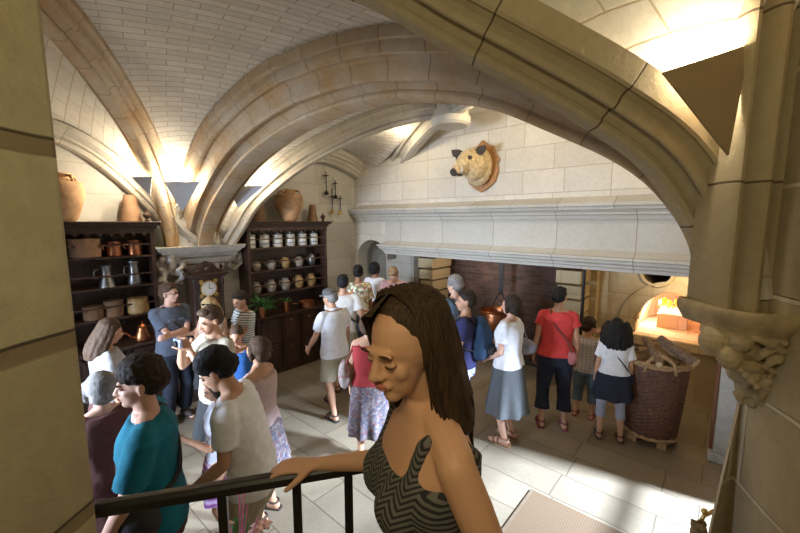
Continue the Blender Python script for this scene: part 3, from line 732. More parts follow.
m = M(); m.lathe([(.096, .004), (.096, .018)], (.122, 0, .6), 30, ax=(1, 0, 0)); dial = m.obj('dial', CREAM, ck)
for i in range(12):
    a = PI / 2 - 2 * PI * i / 12; m = M(); m.tube([(.1405, .07 * math.cos(a), .6 + .07 * math.sin(a)), (.1405, .086 * math.cos(a), .6 + .086 * math.sin(a))], .003, 6); m.obj('hour_mark', IRON, dial)
m = M(); m.box((.141, -.004, .6), (.144, .004, .66)); m.obj('hand', IRON, dial)
m = M(); m.box((.141, -.004, .596), (.144, .045, .604)); m.obj('hand', IRON, dial)
m = M()
for i in range(4):
    a = PI / 4 + PI / 2 * i; m.ball((.122, 0.14 * math.cos(a), .6 + .14 * math.sin(a)), (.012, .035, .035), 10)
m.obj('brass_mount', BRASS, ck)

# vessels
def vessel(name, prof, loc, mat, label, cat, group=None, lid=None, handle=0, ears=0, n=24, lidmat=None):
    t = empty(name, loc, label=label, cat=cat, group=group)
    m = M(); m.lathe([(max(.004, prof[0][0] * .1), prof[0][1])] + prof, n=n, cap=True); m.obj('body', mat, t, smooth='auto')
    rmax = max(r for r, z in prof); H = max(z for r, z in prof)
    if lid:
        m = M(); m.lathe([(prof[-1][0] + .006, H), (prof[-1][0] + .006, H + .012), (prof[-1][0] * .6, H + lid * .6), (.012, H + lid * .7), (.018, H + lid), (.004, H + lid + .012)], n=n); m.obj('lid', lidmat or mat, t, smooth='auto')
    if handle:
        m = M(); m.tube([(0, -rmax * .8, H * .85), (0, -rmax * 1.25, H * .8), (0, -rmax * 1.35, H * .55), (0, -rmax * .95, H * .35)], .009 * handle, 8); m.obj('handle', mat, t, smooth=True)
    for k in range(ears):
        a = 2 * PI * k / ears + .5; c, s = math.cos(a), math.sin(a); r0 = rmax * .78
        m = M(); m.tube([(c * r0 * .9, s * r0 * .9, H * .78), (c * r0 * 1.16, s * r0 * 1.16, H * .84), (c * r0 * 1.0, s * r0 * 1.0, H * .95), (c * r0 * .7, s * r0 * .7, H * .95)], .016, 8); m.obj('handle', mat, t, smooth=True)
    return t
def prof_pot(r, h, belly=.5, neck=.7, lip=.8, base=.65):
    return [(r * base, 0), (r * (base + .15), h * .08), (r * .95, h * (belly - .15)), (r, h * belly), (r * .93, h * (belly + .2)), (r * neck, h * .88), (r * lip, h * .96), (r * lip, h), (r * (lip - .12), h * .985), (r * (neck - .1), h * .85)]
ordn = ['first', 'second', 'third', 'fourth', 'fifth', 'sixth']
wc0 = None
for i in range(6):
    y = 2.93 + i * .243; hh = .19
    if wc0 is None:
        wc0 = vessel('canister', [(.075, 0), (.08, .01), (.08, hh - .03), (.074, hh - .015), (.08, hh)], (-5.72, y, 2.07), CREAM, '', 'canister', lid=.05)
        m = M(); m.lathe([(.081, .05), (.0825, .055), (.0825, .062), (.081, .067)], n=24, cap=False); m.obj('blue_band', BLUEB, wc0)
        o = wc0
    else: o = copy_tree(wc0); o.location = (-5.72, y, 2.07)
    tag(o, '%s white lidded canister from the left on the top shelf of the right dresser' % ordn[i], 'canister', 'white canisters on the dresser')
cols = [GREYP, GREYP, OCHRE, GREYP, PEWTER]
for i in range(5):
    y = 3.0 + i * .27; h = [.15, .15, .18, .17, .2][i]
    vessel('jug', prof_pot(.075, h, .5, .62, .72), (-5.70, y, 1.70), cols[i], '%s small stoneware jug from the left on the middle shelf of the right dresser' % ordn[i], 'jug', 'jugs on the middle shelf', handle=1)
cols = [GREYP, GREYP, GREYP, OCHRE, OCHRE]
for i in range(5):
    y = 2.98 + i * .27; h = [.19, .2, .2, .22, .22][i]
    vessel('stoneware_pot', prof_pot(.085, h, .5, .55, .65), (-5.70, y, 1.32), cols[i], '%s stoneware pot from the left on the lowest shelf of the right dresser' % ordn[i], 'pot', 'pots on the lowest shelf', handle=1)
big_jar = prof_pot(.24, .53, .62, .42, .5, .42)
vessel('amphora', big_jar, (-5.62, 3.6, 2.495), TERRA, 'tall pale terracotta amphora on top of the right dresser', 'amphora', ears=4, n=36)
vessel('amphora', prof_pot(.22, .53, .62, .5, .56, .5), (-5.62, .7, 2.495), TERRA, 'squat orange terracotta amphora on the left dresser beside the pier', 'amphora', ears=4, n=36)
def cone(y, h, r, lab):
    m = M(); m.lathe([(r, 0), (r * .97, .02), (r * .56, h - .01), (r * .5, h), (.01, h)], n=20); m.obj('sugar_mould', TERRAD, smooth='auto', label=lab, cat='mould').location = (-5.72, y, 2.495)
cone(3.09, .36, .12, 'tall brown clay cone left of the pale amphora')
cone(4.14, .3, .095, 'small brown clay cone right of the pale amphora'); cone(1.37, .33, .12, 'brown clay cone on top of the left dresser')
def px_item(px, x, z): return (x, yx(px, 250, x)[0], z)
vessel('copper_pan', [(.13, 0), (.15, .01), (.15, .2), (.155, .21)], (-5.68, yx(84, 240, -5.68)[0], 2.07), TERRAD, 'wide round brown pan on the top shelf of the left dresser', 'pan', lid=.03)
vessel('copper_pot', [(.07, 0), (.08, .01), (.08, .17), (.083, .18)], (-5.68, yx(113, 240, -5.68)[0], 2.07), COPPER, 'small copper pot in the middle of the left dresser top shelf', 'pot', handle=1)
vessel('copper_pot', [(.07, 0), (.08, .01), (.08, .18), (.086, .19)], (-5.68, yx(134, 240, -5.68)[0], 2.07), COPPER, 'small copper pot at the right end of the left dresser top shelf', 'pot', handle=1)
vessel('pewter_jug', [(.09, 0), (.085, .02), (.055, .12), (.045, .2), (.06, .26)], (-5.68, yx(106, 270, -5.68)[0], 1.70), PEWTER, 'flared pewter jug on the middle shelf of the left dresser', 'jug', handle=1)
vessel('pewter_tankard', [(.075, 0), (.08, .02), (.055, .15), (.05, .24), (.06, .28)], (-5.68, yx(134, 270, -5.68)[0], 1.70), PEWTER, 'tall lidded pewter tankard on the middle shelf of the left dresser', 'tankard', handle=1, lid=.05)
vessel('copper_pot', [(.09, 0), (.1, .01), (.1, .15), (.105, .16)], (-5.68, yx(93, 310, -5.68)[0], 1.32), TERRAD, 'dull brown pot at the left of the lowest left dresser shelf', 'pot')
vessel('copper_pot', [(.09, 0), (.1, .01), (.1, .19), (.105, .2)], (-5.68, yx(114, 310, -5.68)[0], 1.32), TERRAD, 'dull brown pot in the middle of the lowest left dresser shelf', 'pot')
vessel('ochre_pot', [(.1, 0), (.12, .02), (.12, .16), (.11, .18), (.115, .2)], (-5.66, yx(138, 308, -5.66)[0], 1.32), OCHRE, 'glossy ochre pot at the right of the lowest left dresser shelf', 'pot')
kt = empty('copper_kettle', (-5.45, yx(143, 338, -5.45)[0], 1.0), label='shiny copper kettle with a long spout on the left dresser worktop', cat='kettle')
m = M(); m.lathe([(.06, 0), (.085, .02), (.09, .06), (.06, .13), (.045, .17), (.05, .18)], n=28); m.obj('body', COPPER, kt, smooth='auto')
m = M(); m.lathe([(.05, .18), (.03, .21), (.008, .22), (.014, .24), (.004, .25)], n=20); m.obj('lid', COPPER, kt, smooth='auto')
m = M(); m.tube([(.0, -.07, .05), (.0, -.13, .08), (0, -.17, .13), (0, -.21, .14)], [.018, .014, .01, .008], 10); m.obj('spout', COPPER, kt, smooth=True)
m = M(); m.tube([(0, .05, .17), (0, .11, .17), (0, .13, .11), (0, .09, .05)], .007, 8); m.obj('handle', COPPER, kt, smooth=True)
# plants and pans on the right worktop
def leafy(name, loc, n, L, label, pot=None, seed=1):
    t = empty(name, loc, label=label, cat='plant'); q = random.Random(seed); m = M()
    if pot: p = M(); p.lathe([(pot * .7, 0), (pot, .16), (pot * 1.08, .165), (pot * 1.08, .18), (pot * .9, .18), (pot * .85, .15)], n=24); p.obj('planter', COPPER, t, smooth='auto')
    z0 = .16 if pot else .0
    for i in range(n):
        a = q.uniform(0, 2 * PI); l = L * q.uniform(.6, 1); e = q.uniform(.3, 1.1); w = .012 + .012 * q.random(); pts = []
        d = Vector((math.cos(a), math.sin(a), 0)); sd_ = Vector((-d.y, d.x, 0)); vv = []
        for k in range(6):
            u = k / 5; p = d * l * u * math.cos(e * (1 - u * .3)) + Vector((0, 0, z0 + l * (math.sin(e) * u * 1.3 - .5 * u * u)))
            ww = w * math.sin(PI * (.12 + .85 * u)); vv += [p - sd_ * ww, p + Vector((0, 0, .004)), p + sd_ * ww]
        m.add(vv, [(3 * k + j, 3 * k + j + 1, 3 * k + j + 4, 3 * k + j + 3) for k in range(5) for j in range(2)])
    m.obj('leaves', LEAF, t, smooth=True); return t
leafy('potted_plant', (-5.38, yx(262, 315, -5.38)[0], 1.0), 60, .3, 'bushy green plant on the worktop beside the boy in stripes', .07, 2)
leafy('potted_plant', (-5.42, yx(286, 310, -5.42)[0], 1.0), 26, .14, 'small green plant in a shiny copper planter on the worktop', .055, 3)
pn = empty('copper_pan', (-5.45, yx(307, 303, -5.45)[0], 1.0), label='round copper pan near the right end of the dresser worktop', cat='pan')
m = M(); m.lathe([(.1, 0), (.125, .015), (.13, .11), (.135, .115), (.125, .11), (.115, .02)], n=28); m.obj('bowl', COPPER, pn, smooth='auto')
m = M(); m.tube([(.0, -.12, .09), (.02, -.2, .1), (.05, -.32, .12)], .008, 8); m.obj('handle', COPPER, pn, smooth=True)

# iron candle brackets
for i, (px, py, h, lab) in enumerate(((325, 186, .42, 'tallest and leftmost iron candlestick on the stone wall'), (334, 190, .34, 'iron candlestick hanging high beside the corner'), (331, 205, .38, 'iron candlestick hanging low and left on the wall'), (339, 206, .36, 'iron candlestick hanging lowest nearest the corner'))):
    y, z = yx(px, py, -5.86); t = empty('candlestick', (-5.85, y, z - .15), label=lab, cat='candlestick', group='iron candlesticks by the corner')
    m = M(); m.tube([(0.03, 0, 0), (0.03, 0, h)], .009, 8); m.obj('stem', IRON, t)
    m = M(); m.lathe([(.02, h * .78), (.045, h * .8), (.05, h * .83), (.02, h * .83)], (.03, 0, 0), 14); m.obj('drip_pan', IRON, t)
    m = M(); m.lathe([(.02, -.02), (.045, -.01), (.035, .03), (.012, .06)], (.03, 0, 0), 14); m.obj('base', BRASS if i > 1 else IRON, t)
    m = M(); m.tube([(.03, 0, h), (.03, 0, h + .09)], .009, 8); m.obj('candle', CREAM if i != 2 else IRON, t)
    m = M(); m.tube([(-.04, 0, h * .5), (.03, 0, h * .5)], .005, 6); m.obj('nail', IRON, t)

# boar head trophy
BS = 1.12
bo = empty('boar_trophy', (-2.93, YW - .055, 3.34), label='mounted tan boar head on a wooden shield high on the wall', cat='trophy')
m = M(); sp_ = [(0, -.42), (-.12, -.36), (-.24, -.26), (-.29, -.1), (-.27, .02), (-.31, .08), (-.25, .16), (-.2, .3), (-.1, .33), (0, .42), (.1, .33), (.2, .3), (.25, .16), (.31, .08), (.27, .02), (.29, -.1), (.24, -.26), (.12, -.36)]
m.prism([(x * .95, z * .95) for x, z in sp_], 'y', 0, .05); m.obj('wooden_shield', wood('shield_wood', (.36, .17, .05), .4), bo, bevel=.014)
FUR = plain('boar_fur', (.72, .53, .27), .95, var=.45, scale=26, bmp=.9, sheen=.3); DARKF = plain('boar_dark', (.06, .045, .035), .8)
m = M(); m.ball((0, -.1, -.02), (.22, .14, .29), 20); m.ball((0, -.24, .0), (.2, .2, .24), 20); m.ball((-.02, -.36, .03), (.155, .17, .17), 18); m.ball((-.03, -.47, -.0), (.105, .13, .115), 16)
m.capsule([(-.03, -.44, -.0), (-.09, -.575, -.12)], [.115, .082], 16); m.ball((-.03, -.46, -.1), (.07, .13, .05), 12); m.ball((-.11, -.42, .1), (.04, .05, .035), 10); m.ball((.05, -.42, .1), (.04, .05, .035), 10)
link('head', fuse(m, .012, 1, .03, CH), FUR, bo)
m = M(); m.lathe([(.055, 0), (.06, .02), (.052, .04), (.02, .042)], (-.095, -.615, -.135), 18, ax=(-.25, -1, -.5)); m.obj('snout', DARKF, bo, smooth='auto')
for sx in (-1, 1):
    m = M(); rs = []
    for u, w_ in ((0, .045), (.3, .08), (.6, .075), (.85, .04), (1, .008)):
        c_ = Vector((sx * (.13 + .15 * u) - .03, -.33 - .03 * u, .13 + .1 * u)); rs.append([c_ + Vector((math.cos(a) * w_ * .8, math.sin(a) * .018, -sx * math.cos(a) * w_ * .5)) for a in [2 * PI * k / 12 for k in range(12)]])
    m.rings(rs); m.obj('ear', DARKF, bo, smooth=True)
    m = M(); m.ball((sx * .095 - .03, -.475, .065), (.04, .035, .035), 12); m.obj('eye', DARKF, bo, smooth=True)
    m = M(); m.tube([(sx * .06 - .065, -.58, -.15), (sx * .095 - .07, -.6, -.12), (sx * .09 - .07, -.61, -.05)], [.014, .011, .003], 8); m.obj('tusk', CREAM, bo, smooth=True)
m = M(); m.ball((-.06, -.56, -.17), (.05, .1, .022), 12); m.obj('mouth', DARKF, bo, smooth=True)

# wicker basket of firewood
bc = (-.49, 5.0)
bk = empty('wicker_basket', (bc[0], bc[1], 0), label='large round brown wicker basket filled with firewood by the oven', cat='basket')
m = M(); rs = []; nrow = 76; na = 128
for i in range(nrow + 1):
    z = .07 + .86 * i / nrow; r = .255 + .07 * (i / nrow) ** .8
    rs.append([((r + .008 * math.sin(16 * a + PI * (i // 2)) * (1 if i % 2 else .4)) * math.cos(a), (r + .008 * math.sin(16 * a + PI * (i // 2)) * (1 if i % 2 else .4)) * math.sin(a), z) for a in [2 * PI * j / na for j in range(na)]])
for i in (nrow, nrow // 2, 4):
    rs.append([((.305 - .05 * (1 - i / nrow)) * math.cos(a), (.305 - .05 * (1 - i / nrow)) * math.sin(a), .07 + .86 * (i / nrow) * .93) for a in [2 * PI * j / na for j in range(na)]])
m.rings(rs, True); o = m.obj('woven_body', WICK, bk, smooth=True)
def torus(m, c, R_, r, n=64, k=8, wave=0, arc=(0, 2 * PI)):
    pts = [(c[0] + R_ * math.cos(a), c[1] + R_ * math.sin(a), c[2] + wave * math.sin(a * 18)) for a in [arc[0] + (arc[1] - arc[0]) * i / n for i in range(n + 1)]]
    m.tube(pts, r, k)
m = M(); torus(m, (0, 0, .94), .328, .02, wave=.006); torus(m, (0, 0, .965), .328, .015, wave=-.006); m.obj('rim', WICKL, bk, smooth=True)
m = M(); torus(m, (0, 0, .09), .262, .02, wave=.005); m.obj('foot_band', WICKL, bk, smooth=True)
for a in (math.radians(100), math.radians(-75)):
    c, s = math.cos(a), math.sin(a); m = M()
    for k in range(2):
        m.tube([(c * .33 - s * u, s * .33 + c * u, .9 + .17 * max(0, 1 - (u / .14) ** 2) ** .5 + .012 * math.sin(u * 60 + k * PI)) for u in [-.14 + .28 * i / 16 for i in range(17)]], .014, 8)
    m.obj('handle', WICKL, bk, smooth=True)
for a in (-2.2, -.9, .4, 1.8):
    m = M(); m.box((.23 * math.cos(a) - .045, .23 * math.sin(a) - .045, 0), (.23 * math.cos(a) + .045, .23 * math.sin(a) + .045, .07)); m.obj('foot_block', SPLIT, bk, bevel=.005)
q = random.Random(12)
def log(kind, loc, ang, tilt, L, r, label, group=None):
    t = empty('firewood_log', loc, ang, label=label, cat='log', group=group); t.rotation_euler = (0, tilt, ang)
    m = M()
    if kind == 'round':
        rs = []
        for i in range(9):
            u = i / 8; rs.append([(L * (u - .5), (r + .004 * noise.noise(Vector((u * 5, math.cos(a) * 2, math.sin(a) * 2 + r * 99)))) * math.cos(a) + .02 * math.sin(u * 3), (r * (1 - .12 * u)) * math.sin(a)) for a in [2 * PI * j / 12 for j in range(12)]])
        m.rings(rs, False); m.obj('bark', BARK, t, smooth=True)
        for u in (0, 8): e = M(); e.add(rs[u], [tuple(range(12))]); e.obj('cut_end', LOGEND, t)
    else:
        prof = [(0, r * 1.2), (-r * .9, -r * .5), (-.3 * r, -r * .8), (r * .6, -r * .7), (r, -r * .2)]
        m.rings([[(-L / 2, a + q.uniform(-.004, .004), b) for a, b in prof], [(0, a + q.uniform(-.008, .008), b + q.uniform(-.006, .006)) for a, b in prof], [(L / 2, a, b) for a, b in prof]]); m.obj('split_face', SPLIT, t, bevel=.003)
for i in range(36):
    lay = i // 10; a = q.uniform(0, 2 * PI); rr = q.uniform(0, .15) * (1 - lay * .12)
    log('round' if i % 3 == 0 else 'split', (bc[0] + rr * math.cos(a), bc[1] + rr * math.sin(a), .92 + lay * .05 + q.uniform(-.01, .02)), q.gauss(.25, .5), q.uniform(-.16, .16), q.uniform(.38, .55), q.uniform(.022, .038),
        'rough split log lying in the heap of firewood in the wicker basket' if i % 3 else 'round branch with a pale cut end heaped among the firewood in the wicker basket', 'split logs in the basket' if i % 3 else 'round branches in the basket')
log('round', (bc[0] + .2, bc[1] - .12, 1.12), 2.6, -.35, .42, .05, 'thickest round log tilted up at the right of the basket heap')
log('round', (bc[0] - .02, bc[1] - .22, 1.09), -1.15, .25, .5, .032, 'pale ended branch pointing at the viewer from the basket heap')

# rug
rg = empty('rug', (-1.18, 3.23, 0), label='flat brown woven rug on the stone floor in the foreground', cat='rug')
m = M(); m.box((0, -1.0, 0), (1.15, 0, .012)); m.obj('weave', RUGM, rg, bevel=.004)
m = M(); m.box((-.0, -1.0, .0), (.02, 0, .016)); m.obj('border', plain('rug_border', (.14, .1, .06), .9), rg)
# landing and railing
L0 = onz(105, 507, 1.72); L1 = onz(450, 450, 1.76)
la = Vector((L0[0], L0[1], 0)); lb = Vector((L1[0], L1[1], 0)); ld = (lb - la).normalized(); ln = Vector((ld.y, -ld.x, 0))
if ln.dot(la) > 0: ln = -ln
m = M(); P_ = [la - ld * .25 - ln * .06, lb - ln * .06, lb + ld * .1 + ln * .25, lb + ld * .15 + ln * 1.4, la - ld * .1 + ln * 1.0]
m.prism([(p.x, p.y) for p in P_], 'z', 0, .68); m.obj('landing', PIERR, kind='structure')
rl = empty('handrail', (la.x, la.y, .68), label='black iron handrail the woman in the foreground rests her hand on', cat='railing')
m = M(); A_ = Vector((0, 0, 1.04)) - ld * .02; B_ = lb - la + Vector((0, 0, 1.08))
hw_, ht = .021, .017
pr = [(-hw_, -ht), (-hw_, ht * .4), (-hw_ * .5, ht), (hw_ * .5, ht), (hw_, ht * .4), (hw_, -ht)]
m.rings([[A_ + ln * a + Vector((0, 0, b)) for a, b in pr], [B_ + ln * a + Vector((0, 0, b)) for a, b in pr]]); m.obj('top_rail', RAILM, rl, bevel=.003)
for px in (165, 222, 296, 349, 402):
    t_ = None; best = None
    for i in range(200):
        p = la + (lb - la) * i / 199; q_ = Vector((p.x, p.y, 1.72 - EYE)); zc = q_.dot(Vector(Fv)); xx = 400 + FPX * q_.dot(Vector(Rv)) / zc
        if best is None or abs(xx - px) < best: best = abs(xx - px); t_ = p - la
    if px == 165: continue
    m = M(); m.rings([[Vector((t_.x, t_.y, z)) + ld * a + ln * b for a, b in ((-.013, -.009), (.013, -.009), (.013, .009), (-.013, .009))] for z in (0, 1.04)]); m.obj('baluster', RAILM, rl, bevel=.002)
# rope on its brass hook
rp = at(703, 528, 1.9); hk = empty('rope_handrail', rp, YAW, label='thick twisted rope hanging from a brass hook on the near right pier', cat='rope')
m = M()
for k in range(3):
    m.tube([(-.02 + .018 * math.cos(i * .7 + k * 2.09), .018 * math.sin(i * .7 + k * 2.09), .03 - i * .02) for i in range(34)], .019, 8)
m.obj('twisted_rope', ROPE, hk, smooth=True)
m = M(); m.tube([(.07, .03, .07), (.03, 0, .085), (0, 0, .07), (-.02, 0, .03)], .009, 8); m.ball((.0, 0, .09), .016, 10); m.obj('hook', BRASS, hk, smooth=True)
# pink flowers just past the rail
fp = onz(238, 528, 1.36); fl_ = empty('flower_arrangement', (fp[0], fp[1], 0), label='pink flowers with green leaves on a stand below the handrail', cat='flowers')
m = M(); m.lathe([(.16, 0), (.14, .03), (.04, .08), (.035, .95), (.12, 1.0), (.13, 1.03)], n=24); m.obj('stand', OAK, fl_, smooth='auto')
m = M(); m.lathe([(.05, 1.03), (.085, 1.1), (.09, 1.16), (.06, 1.2), (.07, 1.23)], n=24); m.obj('vase', CREAM, fl_, smooth='auto')
m = M(); q = random.Random(3)
for i in range(7):
    a = q.uniform(0, 6.28); r = q.uniform(.02, .1); c = Vector((r * math.cos(a), r * math.sin(a), q.uniform(1.28, 1.38)))
    m = M()
    for k in range(5):
        b = k * 2 * PI / 5; R3 = Matrix.Rotation(b, 3, 'Z') @ Matrix.Rotation(.5, 3, 'Y'); m.ball(c + R3 @ Vector((.018, 0, 0)), (.018, .01, .003), 8, R=R3)
    m.ball(c, .009, 8); m.obj('flower', PETAL, fl_, smooth=True)
m = M()
for i in range(5): m.tube([(0, 0, 1.2), (q.uniform(-.1, .1), q.uniform(-.1, .1), 1.42)], .003, 6)
m.obj('stem', plain('pink_stem', (.75, .2, .4), .5), fl_)
m = M()
for i in range(8):
    a = q.uniform(0, 6.28); R3 = Matrix.Rotation(a, 3, 'Z') @ Matrix.Rotation(-.5, 3, 'Y'); m.ball(Vector((0, 0, 1.25)) + R3 @ Vector((.08, 0, 0)), (.06, .022, .003), 10, R=R3)
m.obj('leaves', LEAF, fl_, smooth=True)

# ------------------------------------------------------------------ people
SK = {k: plain('skin_' + k, c, .5, var=.06, bmp=.03, spec=.35) for k, c in dict(fair=(.62, .36, .25), tan=(.5, .27, .16), olive=(.6, .33, .2), brown=(.33, .16, .085)).items()}
LIP = plain('lips', (.45, .15, .12), .45, var=.05, bmp=0)
EYEW = plain('eye_white', (.75, .72, .68), .25, var=0, bmp=0); IRIS = plain('iris', (.05, .03, .02), .2, var=0, bmp=0)
def hairmat(n, c):
    if 'hair_' + n in MATS: return MATS['hair_' + n]
    m, t, b = nt('hair_' + n); tc = N(t, 'ShaderNodeTexCoord').outputs['Object']
    mp = N(t, 'ShaderNodeMapping'); mp.inputs['Scale'].default_value = (160, 160, 9); t.links.new(tc, mp.inputs[0])
    f = noise_n(t, mp.outputs[0], 1.0, 4)
    t.links.new(ramp(t, f, [(.3, tuple(x * .45 for x in c)), (.7, tuple(min(1, x * 1.5) for x in c))]), b.inputs['Base Color'])
    b.inputs['Roughness'].default_value = .7; b.inputs['Specular IOR Level'].default_value = .25; bump(t, b, f, .8, .004); MATS['hair_' + n] = m; return m
HAIR = dict(deep=(.05, .028, .015), black=(.012, .01, .009), dark=(.03, .018, .011), brown=(.075, .042, .022), grey=(.22, .2, .18), blond=(.4, .27, .12), light=(.3, .2, .11))
def C(n, col, **k): return plain('cloth_' + n, col, k.pop('rough', .9), var=k.pop('var', .12), bmp=.25, scale=20, **k)

TM = [(.84, .165, .115, 0), (.92, .172, .118, 0), (1.0, .158, .108, 0), (1.08, .148, .1, .005), (1.16, .152, .104, .008), (1.24, .163, .112, .01), (1.32, .176, .118, .008), (1.38, .178, .11, .0), (1.425, .155, .085, -.005), (1.455, .1, .065, -.005), (1.49, .06, .055, .0)]
TF = [(.84, .168, .118, 0), (.92, .172, .122, 0), (1.0, .15, .105, 0), (1.08, .128, .09, .005), (1.16, .132, .096, .008), (1.24, .145, .108, .012), (1.31, .152, .112, .014), (1.37, .15, .098, .0), (1.42, .135, .078, -.005), (1.455, .085, .06, -.005), (1.49, .05, .05, .0)]
def torso(m, T, z0, z1, infl=0.0, bend=None, wide=1.0, hem=0.0, n=28):
    rs = []; zs = [z0] + [t[0] for t in T if z0 < t[0] < z1] + [z1]
    for z in zs:
        i = max(0, min(len(T) - 2, sum(1 for t in T if t[0] <= z) - 1)); a, b = T[i], T[i + 1]; u = (z - a[0]) / (b[0] - a[0])
        w = a[1] + (b[1] - a[1]) * u + infl; d = a[2] + (b[2] - a[2]) * u + infl; o = a[3] + (b[3] - a[3]) * u
        w *= wide; k = 1 + hem * max(0, (1.25 - z))
        rs.append([bend(Vector((w * k * math.copysign(abs(math.cos(t)) ** .85, math.cos(t)), o + d * k * math.copysign(abs(math.sin(t)) ** .9, math.sin(t)), z))) for t in [2 * PI * j / n for j in range(n)]])
    m.rings(rs)
def ik(a, b, l1, l2, pole):
    a, b = Vector(a), Vector(b); d = b - a; L = d.length
    if L > (l1 + l2) * .995: d = d.normalized() * (l1 + l2) * .995; L = d.length
    e = d.normalized(); x = (l1 * l1 - l2 * l2 + L * L) / (2 * L); h = math.sqrt(max(0, l1 * l1 - x * x))
    p = Vector(pole); p = (p - e * p.dot(e)).normalized(); return a + e * x + p * h, a + d
def subdiv(a, b, n): return [a.lerp(b, i / n) for i in range(n + 1)]
def hand(m, w, d, side, curl, sc=1.0, spread=.12, grip=None):
    """palm, four unequal fingers and a thumb; d = forearm direction, side = palm-normal"""
    d = Vector(d).normalized(); nrm = Vector(side); nrm = (nrm - d * nrm.dot(d)).normalized(); x = d.cross(nrm)
    pal = []
    for u, hw, ht in ((-.01, .024, .019), (.025, .034, .017), (.06, .041, .0145), (.09, .04, .012)):
        pal.append([w + d * u * sc + (x * hw * math.cos(t) + nrm * ht * math.sin(t)) * sc for t in [2 * PI * j / 12 for j in range(12)]])
    m.rings(pal)
    for k, (off, L) in enumerate(((-.03, .066), (-.0105, .077), (.0105, .072), (.029, .055))):
        p = w + (d * .084 + x * off) * sc; dd = (d + x * off * spread * 18 * .3).normalized(); pts = [p - dd * .015 * sc, p]
        for j, f in enumerate((.45, .32, .23)):
            ang = curl * (.8 + j * .35 + k * .06); R3 = Matrix.Rotation(ang, 3, x); dd = (R3 @ dd if True else dd); p = p + dd * L * f * sc; pts.append(p)
        m.capsule(pts, [.0095 * sc, .0095 * sc, .009 * sc, .0083 * sc, .0072 * sc], 8)
    return x, nrm
def thumb(m, w, d, x, nrm, inner, sc, curl):
    d = Vector(d).normalized(); p = w + (d * .02 + x * inner * .024) * sc; dd = (d * .6 + x * inner * .75 + nrm * .25).normalized(); pts = [p]
    for L in (.036, .03, .024): p = p + dd * L * sc; pts.append(p); dd = (dd + d * .35 + nrm * .2 * curl).normalized()
    m.capsule(pts, [.014 * sc, .0125 * sc, .0105 * sc, .0085 * sc], 8)

